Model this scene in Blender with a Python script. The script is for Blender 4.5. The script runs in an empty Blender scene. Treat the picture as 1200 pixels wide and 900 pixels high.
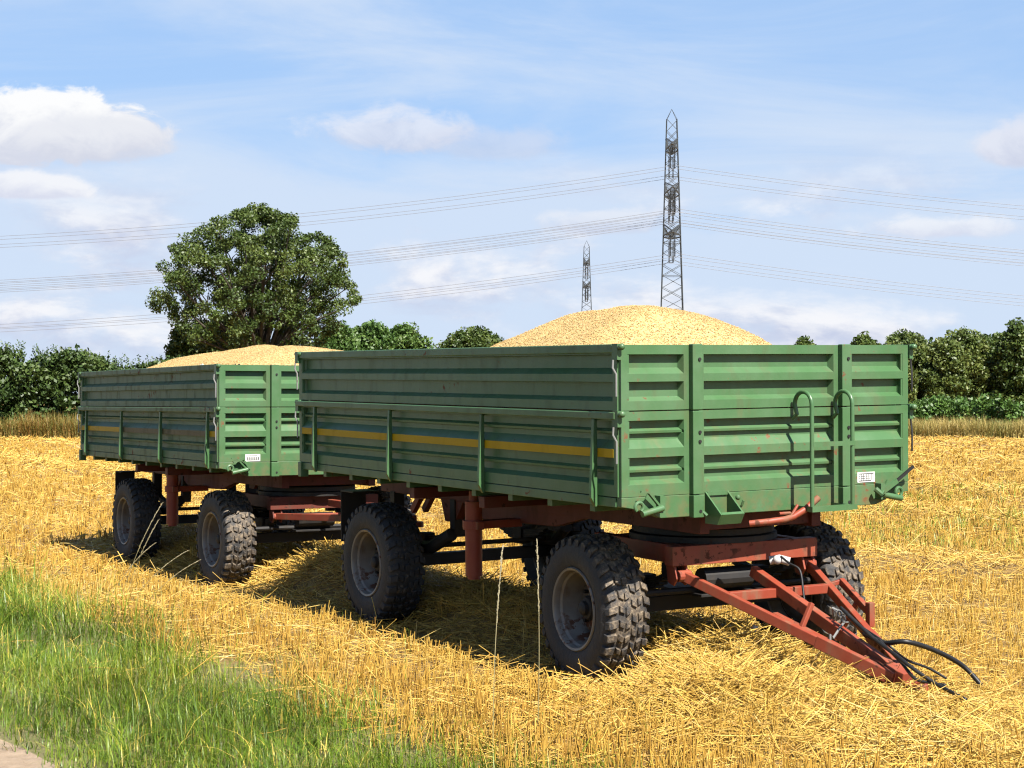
import bpy, bmesh, math, random
import numpy as np
from mathutils import Vector, Matrix, Euler

rng = np.random.default_rng(7)
random.seed(7)
sc = bpy.context.scene
COL = sc.collection
R = math.radians

# ------------------------------------------------------------------ helpers
def link(o, parent=None):
    COL.objects.link(o)
    if parent is not None:
        o.parent = parent
    return o

def tag(o, label=None, cat=None, group=None, kind=None):
    if label: o['label'] = label
    if cat: o['category'] = cat
    if group: o['group'] = group
    if kind: o['kind'] = kind
    return o

def empty(name, loc=(0, 0, 0), rot=(0, 0, 0), parent=None):
    o = bpy.data.objects.new(name, None)
    o.empty_display_size = 0.2
    o.location = loc
    o.rotation_euler = rot
    return link(o, parent)

class MB:
    """collects shapes, builds ONE mesh object"""
    def __init__(self, xf=None):
        self.v = []; self.f = []; self.xf = xf or Matrix.Identity(4)
    def add(self, vs, fs):
        b = len(self.v)
        self.v += [tuple(self.xf @ Vector(p)) for p in vs]
        self.f += [tuple(b + i for i in f) for f in fs]
        return self
    def box(self, x0, x1, y0, y1, z0, z1):
        vs = [(x, y, z) for x in (x0, x1) for y in (y0, y1) for z in (z0, z1)]
        return self.add(vs, [(0, 1, 3, 2), (4, 6, 7, 5), (0, 4, 5, 1), (2, 3, 7, 6), (0, 2, 6, 4), (1, 5, 7, 3)])
    def beam(self, p0, p1, w, h, up=(0, 0, 1), w1=None, h1=None):
        p0, p1 = Vector(p0), Vector(p1)
        d = (p1 - p0).normalized()
        s = d.cross(Vector(up))
        if s.length < 1e-4: s = d.cross(Vector((1, 0, 0)))
        s.normalize(); u = s.cross(d).normalized()
        w1 = w if w1 is None else w1; h1 = h if h1 is None else h1
        vs = []
        for p, a, b in ((p0, w, h), (p1, w1, h1)):
            for i, j in ((-1, -1), (1, -1), (1, 1), (-1, 1)):
                vs.append(p + s * (i * a / 2) + u * (j * b / 2))
        return self.add(vs, [(0, 3, 2, 1), (4, 5, 6, 7), (0, 1, 5, 4), (1, 2, 6, 5), (2, 3, 7, 6), (3, 0, 4, 7)])
    def tube(self, pts, r, n=10, close=True, r1=None):
        pts = [Vector(p) for p in pts]
        m = len(pts); vs = []; fs = []
        prev = None
        for i, p in enumerate(pts):
            d = (pts[min(i + 1, m - 1)] - pts[max(i - 1, 0)]).normalized()
            if prev is None:
                a = d.cross(Vector((0, 0, 1)))
                if a.length < 1e-3: a = d.cross(Vector((1, 0, 0)))
                a.normalize()
            else:
                a = (prev - d * prev.dot(d)).normalized()
            prev = a
            b = d.cross(a)
            rr = r if r1 is None else r + (r1 - r) * i / (m - 1)
            for k in range(n):
                t = 2 * math.pi * k / n
                vs.append(p + a * (math.cos(t) * rr) + b * (math.sin(t) * rr))
        for i in range(m - 1):
            for k in range(n):
                fs.append((i * n + k, i * n + (k + 1) % n, (i + 1) * n + (k + 1) % n, (i + 1) * n + k))
        if close:
            fs.append(tuple(range(n - 1, -1, -1))); fs.append(tuple((m - 1) * n + k for k in range(n)))
        return self.add(vs, fs)
    def lathe(self, prof, n=48, axis='y', c=(0, 0, 0)):
        vs = []; fs = []; m = len(prof)
        for k in range(n):
            t = 2 * math.pi * k / n
            for r, a in prof:
                if axis == 'y': vs.append((c[0] + r * math.cos(t), c[1] + a, c[2] + r * math.sin(t)))
                else: vs.append((c[0] + r * math.cos(t), c[1] + r * math.sin(t), c[2] + a))
        for k in range(n):
            for i in range(m - 1):
                k2 = (k + 1) % n
                fs.append((k * m + i, k * m + i + 1, k2 * m + i + 1, k2 * m + i))
        return self.add(vs, fs)
    def prism(self, poly, axis, a0, a1):
        """poly of 2-D points extruded along axis ('x': poly is (y,z); 'y': (x,z); 'z': (x,y))"""
        n = len(poly)
        def P(p, a):
            return {'x': (a, p[0], p[1]), 'y': (p[0], a, p[1]), 'z': (p[0], p[1], a)}[axis]
        vs = [P(p, a0) for p in poly] + [P(p, a1) for p in poly]
        fs = [tuple(range(n)), tuple(range(2 * n - 1, n - 1, -1))] + [(i, n + i, n + (i + 1) % n, (i + 1) % n) for i in range(n)]
        return self.add(vs, fs)
    def sphere(self, c, r, n=12):
        prof = [(r * math.sin(math.pi * i / n), -r * math.cos(math.pi * i / n)) for i in range(n + 1)]
        prof = [(max(p[0], 1e-4), p[1]) for p in prof]
        return self.lathe(prof, n * 2, 'z', c)
    def build(self, name, mat, parent=None, bevel=0, smooth=False, loc=None, rot=None):
        me = bpy.data.meshes.new(name)
        me.from_pydata(self.v, [], self.f)
        bm = bmesh.new(); bm.from_mesh(me)
        bmesh.ops.recalc_face_normals(bm, faces=bm.faces)
        bm.to_mesh(me); bm.free()
        me.materials.append(mat)
        if smooth:
            me.polygons.foreach_set('use_smooth', [True] * len(me.polygons))
            if smooth != 'all':
                me.set_sharp_from_angle(angle=R(38))
        o = bpy.data.objects.new(name, me)
        if loc: o.location = loc
        if rot: o.rotation_euler = rot
        link(o, parent)
        if bevel:
            m = o.modifiers.new('bevel', 'BEVEL'); m.width = bevel; m.segments = 2
            m.limit_method = 'ANGLE'; m.angle_limit = R(50)
        return o

def np_mesh(name, V, F, mat, parent=None, attr=None, smooth=False):
    me = bpy.data.meshes.new(name)
    V = np.asarray(V, np.float32); F = np.asarray(F, np.int32)
    k = F.shape[1]
    me.vertices.add(len(V)); me.vertices.foreach_set('co', V.ravel())
    me.loops.add(F.size); me.loops.foreach_set('vertex_index', F.ravel())
    me.polygons.add(len(F)); me.polygons.foreach_set('loop_start', np.arange(0, F.size, k, dtype=np.int32))
    me.update(calc_edges=True)
    if attr:
        for an, av in attr.items():
            a = me.attributes.new(an, 'FLOAT', 'POINT'); a.data.foreach_set('value', np.asarray(av, np.float32))
    if smooth: me.polygons.foreach_set('use_smooth', np.ones(len(F), bool))
    me.materials.append(mat)
    me.validate()
    o = bpy.data.objects.new(name, me)
    return link(o, parent)

def hash2(ix, iy, seed):
    h = (ix.astype(np.int64) * 374761393 + iy.astype(np.int64) * 668265263 + seed * 982451653) & 0x7fffffff
    h = ((h ^ (h >> 13)) * 1274126177) & 0x7fffffff
    h = h ^ (h >> 16)
    return (h & 0xffff) / 65535.0

def vnoise(x, y, seed=0):
    ix = np.floor(x); iy = np.floor(y); fx = x - ix; fy = y - iy
    fx = fx * fx * (3 - 2 * fx); fy = fy * fy * (3 - 2 * fy)
    a = hash2(ix, iy, seed); b = hash2(ix + 1, iy, seed); c = hash2(ix, iy + 1, seed); d = hash2(ix + 1, iy + 1, seed)
    return (a * (1 - fx) + b * fx) * (1 - fy) + (c * (1 - fx) + d * fx) * fy

def fbm(x, y, seed=0, o=4):
    s = 0; a = 0.5; t = 0
    for i in range(o):
        s = s + a * vnoise(x * 2 ** i, y * 2 ** i, seed + i); t += a; a *= 0.5
    return s / t

# ------------------------------------------------------------------ node helpers
class NT:
    def __init__(self, tree): self.t = tree; self.n = tree.nodes; self.l = tree.links
    def node(self, typ, **kw):
        nd = self.n.new(typ)
        for k, v in kw.items(): setattr(nd, k, v)
        return nd
    def put(self, sock, v):
        if hasattr(v, 'links') or isinstance(v, bpy.types.NodeSocket): self.l.new(v, sock)
        else: sock.default_value = v
    def math(self, op, a, b=0.0, c=0.0, clamp=False):
        nd = self.node('ShaderNodeMath', operation=op, use_clamp=clamp)
        self.put(nd.inputs[0], a); self.put(nd.inputs[1], b); self.put(nd.inputs[2], c)
        return nd.outputs[0]
    def noise(self, vec=None, scale=5, detail=4, rough=0.55, dist=0.0):
        nd = self.node('ShaderNodeTexNoise')
        nd.inputs['Scale'].default_value = scale; nd.inputs['Detail'].default_value = detail
        nd.inputs['Roughness'].default_value = rough; nd.inputs['Distortion'].default_value = dist
        if vec is not None: self.l.new(vec, nd.inputs['Vector'])
        return nd.outputs[0]
    def ramp(self, fac, stops):
        nd = self.node('ShaderNodeValToRGB')
        cr = nd.color_ramp
        while len(cr.elements) > 1: cr.elements.remove(cr.elements[-1])
        for i, (p, c) in enumerate(stops):
            e = cr.elements[0] if i == 0 else cr.elements.new(p)
            e.position = p; e.color = (c, c, c, 1) if isinstance(c, (int, float)) else (*c, 1)
        self.l.new(fac, nd.inputs[0]); return nd.outputs[0]
    def step(self, v, a, b):
        nd = self.node('ShaderNodeMapRange', interpolation_type='SMOOTHSTEP')
        self.put(nd.inputs[0], v); nd.inputs[1].default_value = a; nd.inputs[2].default_value = b
        nd.inputs[3].default_value = 0; nd.inputs[4].default_value = 1
        return nd.outputs[0]
    def mix(self, fac, a, b, blend='MIX'):
        nd = self.node('ShaderNodeMix', data_type='RGBA', blend_type=blend)
        self.put(nd.inputs[0], fac)
        for s, v in ((nd.inputs[6], a), (nd.inputs[7], b)):
            if isinstance(v, tuple): s.default_value = (*v[:3], 1)
            else: self.l.new(v, s)
        return nd.outputs[2]
    def mapping(self, vec, scale=(1, 1, 1), loc=(0, 0, 0)):
        nd = self.node('ShaderNodeMapping'); self.l.new(vec, nd.inputs[0])
        nd.inputs['Scale'].default_value = scale; nd.inputs['Location'].default_value = loc
        return nd.outputs[0]

def new_mat(name):
    m = bpy.data.materials.new(name); m.use_nodes = True
    nt = NT(m.node_tree); b = m.node_tree.nodes['Principled BSDF']
    return m, nt, b

def bump(nt, b, h, strength=0.3, dist=0.01):
    nd = nt.node('ShaderNodeBump'); nd.inputs['Strength'].default_value = strength; nd.inputs['Distance'].default_value = dist
    nt.l.new(h, nd.inputs['Height']); nt.l.new(nd.outputs[0], b.inputs['Normal'])

def objco(nt): return nt.node('ShaderNodeTexCoord').outputs['Object']

def paint(name, base, fade, dirt, rust, rough=0.42, dirt_amt=0.5, rust_lo=0.66, low=None, spec=.28):
    base, fade, dirt, rust = [tuple(x * .55 for x in c) for c in (base, fade, dirt, rust)]
    m, nt, b = new_mat(name)
    co = objco(nt)
    n1 = nt.noise(co, 2.2, 8, 0.65); n2 = nt.noise(co, 14, 6, 0.6); n3 = nt.noise(nt.mapping(co, (1, 1, .25)), 9, 5, 0.6)
    n4 = nt.noise(co, 90, 3, 0.6)
    c = nt.mix(nt.step(n1, .35, .7), base, fade)
    d = nt.math('MULTIPLY', nt.step(n3, .48, .75), dirt_amt)
    if low:
        sep = nt.node('ShaderNodeSeparateXYZ'); nt.l.new(co, sep.inputs[0])
        lz = nt.step(sep.outputs[2], low[1], low[0])
        d = nt.math('ADD', d, nt.math('MULTIPLY', nt.math('MULTIPLY', lz, nt.step(n2, .38, .62)), low[2]), clamp=True)
    c = nt.mix(d, c, dirt)
    r = nt.math('MULTIPLY', nt.step(n2, rust_lo, rust_lo + .05), nt.step(n1, .5, .6))
    c = nt.mix(r, c, rust)
    sp = nt.step(n4, .74, .78)
    c = nt.mix(nt.math('MULTIPLY', sp, .5), c, dirt)
    nt.l.new(c, b.inputs['Base Color'])
    b.inputs['Specular IOR Level'].default_value = spec
    rr = nt.math('ADD', rough, nt.math('MULTIPLY', nt.math('MAXIMUM', d, r), .4))
    nt.l.new(rr, b.inputs['Roughness'])
    bump(nt, b, nt.math('ADD', nt.math('ADD', nt.noise(co, 1.7, 2), nt.math('MULTIPLY', nt.noise(co, 7, 3), .35)), nt.math('MULTIPLY', n4, .04)), .45, .016)
    return m

M = {}
M['green'] = paint('green_paint', (.068, .162, .062), (.100, .192, .092), (.095, .095, .038), (.17, .055, .022), .36, .40, .64, spec=.34)
M['green_low'] = paint('green_paint_soiled', (.068, .162, .062), (.100, .192, .092), (.145, .125, .045), (.19, .06, .022), .38, .42, .59, low=(1.15, 1.42, .6), spec=.34)
M['green_soiled'] = paint('green_paint_weathered', (.074, .150, .058), (.108, .182, .092), (.125, .105, .042), (.17, .055, .022), .46, .65, .60)
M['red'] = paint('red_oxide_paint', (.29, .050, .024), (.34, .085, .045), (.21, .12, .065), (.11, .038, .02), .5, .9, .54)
M['red_shaded'] = paint('red_paint_shaded', (.12, .025, .016), (.15, .035, .02), (.08, .05, .03), (.06, .025, .015), .6, .6, .6)  # darker copy of the red, underside shade put into its colour
M['yellow'] = paint('yellow_stripe_paint', (.58, .35, .006), (.62, .39, .012), (.26, .18, .03), (.18, .09, .025), .5, .3, .7, spec=.12)
M['yellow_worn'] = paint('worn_stripe_paint', (.115, .085, .025), (.14, .10, .03), (.08, .085, .04), (.14, .07, .025), .55, .7, .6)
M['grey_metal'] = paint('bare_steel', (0.2040, 0.2040, 0.1980), (0.2520, 0.2520, 0.2400), (0.1320, 0.1080, 0.0780), (0.0900, 0.0420, 0.0180), .4, .4, .6)
M['black'] = paint('black_iron', (.016, .015, .015), (.022, .02, .019), (.05, .038, .025), (.06, .03, .02), .6, .5, .66)
M['rim'] = paint('rim_grey_paint', (.20, .18, .155), (.31, .29, .26), (.12, .075, .042), (.13, .05, .022), .34, .85, .50)
M['disc'] = paint('rusty_wheel_disc', (.12, .095, .07), (.17, .14, .105), (.085, .045, .024), (.12, .042, .018), .5, .9, .50)
M['hose'] = paint('black_hose_rubber', (.012, .012, .013), (.016, .016, .016), (.04, .035, .03), (.03, .03, .03), .45, .4, .9)
M['white'] = paint('white_plastic', (.62, .61, .60), (.66, .66, .65), (.5, .45, .36), (.4, .3, .2), .4, .3, .9)
M['fabric_black'] = paint('black_cloth', (.014, .014, .016), (.018, .018, .02), (.02, .02, .02), (.02, .02, .02), .8, .2, .9)

def tyre_mat(mudmin):
    m, nt, b = new_mat('tyre_rubber')
    co = objco(nt)
    sep = nt.node('ShaderNodeSeparateXYZ'); nt.l.new(co, sep.inputs[0])
    r = nt.math('SQRT', nt.math('ADD', nt.math('POWER', sep.outputs[0], 2), nt.math('POWER', sep.outputs[2], 2)))
    tread = nt.step(r, .455, .485)
    n = nt.noise(co, 13, 7, .65); n2 = nt.noise(co, 45, 4, .6)
    mud = nt.math('MULTIPLY', tread, nt.step(n, mudmin, mudmin + .22))
    side = nt.math('MULTIPLY', nt.step(nt.noise(co, 6, 6, .65), .42, .8), .30)
    c = nt.mix(side, (.010, .010, .011), (.045, .038, .030))
    mc = nt.mix(nt.step(n2, .38, .68), (.045, .032, .020), (.145, .11, .07))
    c = nt.mix(mud, c, mc)
    nt.l.new(c, b.inputs['Base Color']); b.inputs['Roughness'].default_value = .75
    bump(nt, b, nt.math('ADD', n, nt.math('MULTIPLY', n2, .5)), .6, .012)
    return m
M['tyre_muddy'] = tyre_mat(.38)
M['tyre'] = tyre_mat(.52)

def strawlike(name, stops, rough=.6, attr='rnd', trans=0.0):
    m, nt, b = new_mat(name)
    a = nt.node('ShaderNodeAttribute', attribute_name=attr)
    c = nt.ramp(a.outputs['Fac'], stops)
    nt.l.new(c, b.inputs['Base Color']); b.inputs['Roughness'].default_value = rough
    b.inputs['Specular IOR Level'].default_value = .35
    if trans:
        tr = nt.node('ShaderNodeBsdfTranslucent'); nt.l.new(c, tr.inputs['Color'])
        mx = nt.node('ShaderNodeMixShader'); mx.inputs[0].default_value = trans
        out = m.node_tree.nodes['Material Output']
        nt.l.new(b.outputs[0], mx.inputs[1]); nt.l.new(tr.outputs[0], mx.inputs[2]); nt.l.new(mx.outputs[0], out.inputs[0])
    return m
M['stubble'] = strawlike('stubble_stalk', [(0, (0.1841, 0.0913, 0.0127)), (.3, (0.3142, 0.1774, 0.0279)), (.7, (0.4007, 0.2522, 0.0471)), (.9, (0.4547, 0.3330, 0.1027)), (1, (0.4329, 0.3654, 0.1712))], .5)
M['straw'] = strawlike('cut_straw', [(0, (0.1721, 0.0853, 0.0138)), (.25, (0.3443, 0.2054, 0.0369)), (.7, (0.4479, 0.2907, 0.0600)), (.92, (0.4932, 0.3642, 0.1109)), (1, (0.4820, 0.4098, 0.1943))], .45)
M['grass'] = strawlike('grass_blade', [(0, (0.0311, 0.0666, 0.0042)), (.3, (0.0677, 0.1176, 0.0068)), (.65, (0.1198, 0.1690, 0.0111)), (.84, (0.1874, 0.2099, 0.0213)), (.92, (0.3123, 0.2561, 0.0426)), (1, (0.4164, 0.3175, 0.0639))], .45, trans=.22)
M['stem'] = strawlike('dry_grass_stem', [(0, (0.0787, 0.0944, 0.0236)), (.35, (0.1651, 0.1416, 0.0629)), (1, (0.2281, 0.1966, 0.1295))], .6)
M['dry_grass'] = strawlike('dry_margin_grass', [(0, (0.1170, 0.1313, 0.0300)), (.35, (0.2470, 0.1938, 0.0540)), (.8, (0.3900, 0.2875, 0.1020)), (1, (0.4680, 0.3625, 0.1680))], .6, trans=.2)
M['dock'] = strawlike('dock_weed', [(0, (0.0450, 0.0864, 0.0180)), (.35, (0.1170, 0.1350, 0.0300)), (.65, (0.1980, 0.1404, 0.0320)), (1, (0.2430, 0.1242, 0.0350))], .6, trans=.2)

def leafmat(name, stops):
    return strawlike(name, stops, .5, trans=.22)
M['leaf_oak'] = leafmat('oak_leaf', [(0, (0.0198, 0.0381, 0.0080)), (.5, (0.0462, 0.0739, 0.0130)), (1, (0.0935, 0.1176, 0.0250))])
M['leaf_hedge'] = leafmat('hawthorn_leaf', [(0, (0.0153, 0.0317, 0.0076)), (.5, (0.0357, 0.0634, 0.0127)), (1, (0.0723, 0.1012, 0.0238))])
M['leaf_bright'] = leafmat('young_hedge_leaf', [(0, (.028, .062, .011)), (.5, (.055, .110, .018)), (1, (.09, .15, .03))])
M['leaf_birch'] = leafmat('alder_leaf', [(0, (0.0297, 0.0520, 0.0110)), (.5, (0.0702, 0.0975, 0.0198)), (1, (0.1350, 0.1495, 0.0352))])
M['leaf_fir'] = leafmat('bush_leaf', [(0, (.022, .052, .010)), (.5, (.048, .095, .017)), (1, (.085, .13, .028))])

def bark_mat():
    m, nt, b = new_mat('bark'); co = objco(nt)
    n = nt.noise(nt.mapping(co, (1, 1, .2)), 6, 6, .6)
    nt.l.new(nt.ramp(n, [(.3, (.018, .014, .010)), (.7, (.055, .044, .032))]), b.inputs['Base Color']); b.inputs['Roughness'].default_value = .9
    bump(nt, b, n, .5, .04); return m
M['bark'] = bark_mat()

def flat_mat(name, c, rough=.5, metal=0):
    m, nt, b = new_mat(name); co = objco(nt)
    n = nt.noise(co, 1.2, 4)
    nt.l.new(nt.mix(n, tuple(x * .8 for x in c), tuple(min(1, x * 1.2) for x in c)), b.inputs['Base Color'])
    b.inputs['Roughness'].default_value = rough; b.inputs['Metallic'].default_value = metal
    return m
M['galv'] = flat_mat('galvanised_steel', (0.0270, 0.0312, 0.0330), .55)
M['galv_dark'] = flat_mat('insulator_glaze', (.03, .035, .04), .4)
M['wire'] = flat_mat('aluminium_conductor', (.12, .125, .145), .5)
M['label_white'] = flat_mat('plate_white', (.5, .5, .48), .4)
M['label_ink'] = flat_mat('plate_ink', (.06, .06, .06), .5)

def grain_mat():
    m, nt, b = new_mat('wheat_grain'); co = objco(nt)
    v = nt.node('ShaderNodeTexVoronoi'); v.inputs['Scale'].default_value = 105; nt.l.new(co, v.inputs['Vector'])
    sepc = nt.node('ShaderNodeSeparateColor'); nt.l.new(v.outputs['Color'], sepc.inputs[0])
    n = nt.noise(co, 6, 5, .6)
    c = nt.ramp(sepc.outputs[0], [(0, (0.1800, 0.1092, 0.0324)), (.12, (0.2790, 0.1806, 0.0612)), (.75, (0.3240, 0.2226, 0.0864)), (1, (0.3690, 0.2730, 0.1368))])
    c = nt.mix(nt.math('MULTIPLY', nt.step(n, .5, .7), .35), c, (.30, .20, .07))
    nt.l.new(c, b.inputs['Base Color']); b.inputs['Roughness'].default_value = .7
    bump(nt, b, nt.math('ADD', nt.math('MULTIPLY', v.outputs['Distance'], -1.0), nt.math('MULTIPLY', nt.noise(co, 30, 3), .8)), .5, .010)
    return m
M['grain'] = grain_mat()

# ------------------------------------------------------------------ camera
PW, PH, FPX, HORIZON = 1200, 900, 1953.3, 468.0
CAMZ = 1.9
PITCH = math.atan((HORIZON - 450) / FPX)
cam_d = bpy.data.cameras.new('camera'); cam = bpy.data.objects.new('camera', cam_d); link(cam)
cam.location = (0, 0, CAMZ); cam.rotation_euler = (math.pi / 2 + PITCH, 0, 0)
cam_d.sensor_width = 36; cam_d.lens = 36 * FPX / PW; cam_d.clip_end = 6000; cam_d.clip_start = .1
sc.camera = cam
def at(px, py, Y):
    """world point at forward distance Y that shows at pixel px,py of the photograph (used to measure the place)"""
    dx, dz = (px - 600) / FPX, -(py - 450) / FPX
    c, s = math.cos(PITCH), math.sin(PITCH)
    d = Vector((dx, c - s * dz, s + c * dz))
    return Vector((0, 0, CAMZ)) + d * (Y / d.y)

# ------------------------------------------------------------------ places
T1L = Vector((1.7485, 11.1397, 0)); T1R = (.01586, .01408, -1.03079)
T2L = Vector((-1.814, 17.0125, -.02)); T2R = (0, -.0018, -1.05559)
M1 = Matrix.Translation(T1L) @ Euler(T1R).to_matrix().to_4x4()
M2 = Matrix.Translation(T2L) @ Euler(T2R).to_matrix().to_4x4()
ax, ay = math.cos(-1.0308), math.sin(-1.0308)
def trailer_uv(x, y):
    dx, dy = x - T1L.x, y - T1L.y
    return dx * ax + dy * ay, -dx * ay + dy * ax

def verge_s(x, y):   # >0 on the grass verge side
    return .08 + (x + .27) * -.842 + (y - 8.79) * -.539 + (fbm(x * .9, y * .9, 40, 3) - .5) * .9

def ground_h(x, y):
    u, v = trailer_uv(x, y)
    h = (fbm(x * .35, y * .35, 3, 3) - .5) * .10
    # windrow of straw the trailers stand astride
    cen = np.where(u > -.6, -.35 * np.clip((u + .6) / 1.2, 0, 1), 0) + (fbm(u * .5, u * 0 + 3.1, 9, 2) - .5) * .5
    wid = .62 + .25 * np.clip((u + .3) / 1.0, 0, 1)
    fade = np.clip((u + 14) / 2, 0, 1) * np.clip((5.5 - u) / 2.0, 0, 1)
    lump = .45 + 1.1 * fbm(u * 1.3, v * 1.3, 11, 3)
    w0 = np.exp(-((v - cen) / wid) ** 2) * fade
    # heap pushed up between the two trailers and in front of the drawbar
    gap = .24 * np.exp(-((u + 6.0) / .55) ** 2 - ((v + .35) / .6) ** 2)
    nose = .12 * np.exp(-((u - .55) / .5) ** 2 - ((v + .9) / .45) ** 2) * (.5 + 1.0 * fbm(u * 3, v * 3, 51, 2)) + .07 * np.exp(-((u + 2.4) / .9) ** 2 - ((v + .1) / .6) ** 2) + .0 * np.exp(-((u - .9) / .8) ** 2 - ((v + .5) / .6) ** 2)
    h = h + w0 * lump * .21 * (1 - .66 * np.clip((u + .3) / .7, 0, 1)) + gap + nose
    # more windrows across the field
    per = 6.2
    vv = v + (fbm(u * .06, v * .06, 21, 2) - .5) * 1.2
    k = np.round(vv / per); dv = vv - k * per
    far = np.where((k != 0) & (v > 3), 1.0, 0.0)
    h = h + far * np.exp(-(dv / .8) ** 2) * (.03 + .16 * fbm(u * .8, v * .8, 31, 3))
    h = h * (1 - .85 * wheel_press(x, y)) - .015 * wheel_press(x, y)
    s = verge_s(x, y)
    h = h * np.clip(1 - s * .8, .25, 1)
    return h

def wheel_press(x, y):
    """1 on the strips the wheels have rolled down"""
    u, v = trailer_uv(x, y)
    av = np.abs(v + .02)
    strip = np.clip((.42 - np.abs(av - 1.0)) / .15, 0, 1)
    return strip * np.clip((.1 - u) / .3, 0, 1) * np.clip((u + 14) / 2, 0, 1)

def windrow_amt(x, y):
    u, v = trailer_uv(x, y)
    cen = np.where(u > -.6, -.35 * np.clip((u + .6) / 1.2, 0, 1), 0)
    wid = .75 + .3 * np.clip((u + .3) / 1.0, 0, 1)
    fade = np.clip((u + 14) / 2, 0, 1) * np.clip((5.5 - u) / 2.0, 0, 1)
    a = np.exp(-((v - cen) / wid) ** 2) * fade
    a = np.maximum(a, np.exp(-((u - .55) / .7) ** 2 - ((v + .9) / .6) ** 2)) * (1 - .8 * wheel_press(x, y))
    vv = v + (fbm(u * .06, v * .06, 21, 2) - .5) * 1.2
    k = np.round(vv / 6.2); dv = vv - k * 6.2
    return np.maximum(a, np.where((k != 0) & (v > 3), np.exp(-(dv / 1.0) ** 2), 0))

# ------------------------------------------------------------------ ground
def field_material():
    m, nt, b = new_mat('stubble_field_ground')
    geo = nt.node('ShaderNodeNewGeometry').outputs['Position']
    a = nt.node('ShaderNodeAttribute', attribute_name='verge')
    n1 = nt.noise(geo, .35, 6, .6); n2 = nt.noise(geo, 3.2, 7, .65)
    n3 = nt.noise(nt.mapping(geo, (14, 9, 9)), 2.2, 5, .7); n4 = nt.noise(geo, .16, 5, .6)
    c = nt.ramp(n3, [(.28, (0.0725, 0.0347, 0.0071)), (.48, (0.1811, 0.1039, 0.0206)), (.62, (0.2389, 0.1488, 0.0332)), (.8, (0.2825, 0.2008, 0.0667))])
    c = nt.mix(nt.math('MULTIPLY', nt.step(n2, .5, .72), .55), c, (0.259, 0.148, 0.038))
    c = nt.mix(nt.math('MULTIPLY', nt.step(n1, .5, .7), .4), c, (0.504, 0.355, 0.122))
    gp = nt.math('MULTIPLY', nt.step(n4, .62, .72), nt.step(n2, .45, .6))
    c = nt.mix(nt.math('MULTIPLY', gp, .6), c, (.22, .22, .05))
    c = nt.mix(a.outputs['Fac'], c, nt.mix(n2, (.10, .085, .03), (.17, .16, .05)))
    nt.l.new(c, b.inputs['Base Color']); b.inputs['Roughness'].default_value = .85
    bump(nt, b, nt.math('ADD', n3, n2), 1.0, .05)
    return m
M['field'] = field_material()

def build_field():
    xs = np.concatenate([[-3000, -1200, -500, -250, -130, -80, -55, -40], np.arange(-32, -9, .8), np.arange(-9, 9, .11), np.arange(9, 32, .8), [32, 40, 55, 80, 130, 250, 500, 1200, 3000]])
    ys = np.concatenate([[-400, -100, -40, -15, -5, 0, 3, 5], np.arange(6, 24, .11), np.arange(24, 40, .35), np.arange(40, 90, 1.2), [90, 110, 140, 200, 300, 500, 1000, 2000, 4500]])
    X, Y = np.meshgrid(xs, ys)
    H = ground_h(X, Y)
    far = np.clip((np.hypot(X, Y) - 90) / 60, 0, 1)
    H = H * (1 - far)
    s = verge_s(X, Y)
    V = np.stack([X, Y, H], -1).reshape(-1, 3)
    ny, nx = X.shape
    i = np.arange((ny - 1) * (nx - 1)); r, c = i // (nx - 1), i % (nx - 1)
    q = r * nx + c
    F = np.stack([q, q + 1, q + nx + 1, q + nx], 1)
    vg = np.clip((s + .25) / .5, 0, 1) * (np.hypot(X, Y) < 120)
    o = np_mesh('field', V, F, M['field'], attr={'verge': vg.ravel()}, smooth=True)
    tag(o, 'golden cut stubble field reaching to the hedges', 'field', kind='structure')
build_field()

def track_material():
    m, nt, b = new_mat('track_gravel'); geo = nt.node('ShaderNodeNewGeometry').outputs['Position']
    n = nt.noise(geo, 9, 8, .7); n2 = nt.noise(geo, 60, 4, .7)
    c = nt.ramp(n, [(.3, (0.1521, 0.1051, 0.0653)), (.6, (0.2332, 0.1730, 0.1148)), (.85, (0.2840, 0.2228, 0.1567))])
    c = nt.mix(nt.step(n2, .6, .7), c, (.25, .2, .16))
    nt.l.new(c, b.inputs['Base Color']); b.inputs['Roughness'].default_value = .9
    bump(nt, b, nt.math('ADD', n, n2), .8, .02); return m
M['track'] = track_material()
def build_track():
    d = np.array([-.539, .842]); nrm = np.array([-.842, -.539]); o = np.array([-.27, 8.79])
    V = []; ts = np.arange(-40, 60, .5); ss = np.linspace(1.88, 5.0, 10)
    for t in ts:
        for j, s in enumerate(ss):
            e = 0
            if j == 0: e = (vnoise(np.array(t * 1.7), np.array(.5), 5) - .5) * .25
            p = o + d * t + nrm * (s + e)
            V.append((p[0], p[1], float(ground_h(np.array(p[0]), np.array(p[1]))) + .006 + .0))
    m = len(ss); F = [(i * m + j, i * m + j + 1, (i + 1) * m + j + 1, (i + 1) * m + j) for i in range(len(ts) - 1) for j in range(m - 1)]
    o_ = np_mesh('track', V, F, M['track'], smooth=True)
    tag(o_, 'pale gravel farm track beside the grass verge', 'track', kind='structure')
build_track()

# ------------------------------------------------------------------ stalks, straw, grass (stuff)
def frustum_points(n_target, d0, d1, power, half=.40, pad=1.6):
    """points in the field in front of the camera; density ~ d^-power"""
    d = np.linspace(d0, d1, 400); w = (half * d + pad) * d ** (-power); cdf = np.cumsum(w); cdf /= cdf[-1]
    y = np.interp(rng.random(n_target), cdf, d)
    x = (rng.random(n_target) * 2 - 1) * (half * y + pad)
    return x, y

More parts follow.
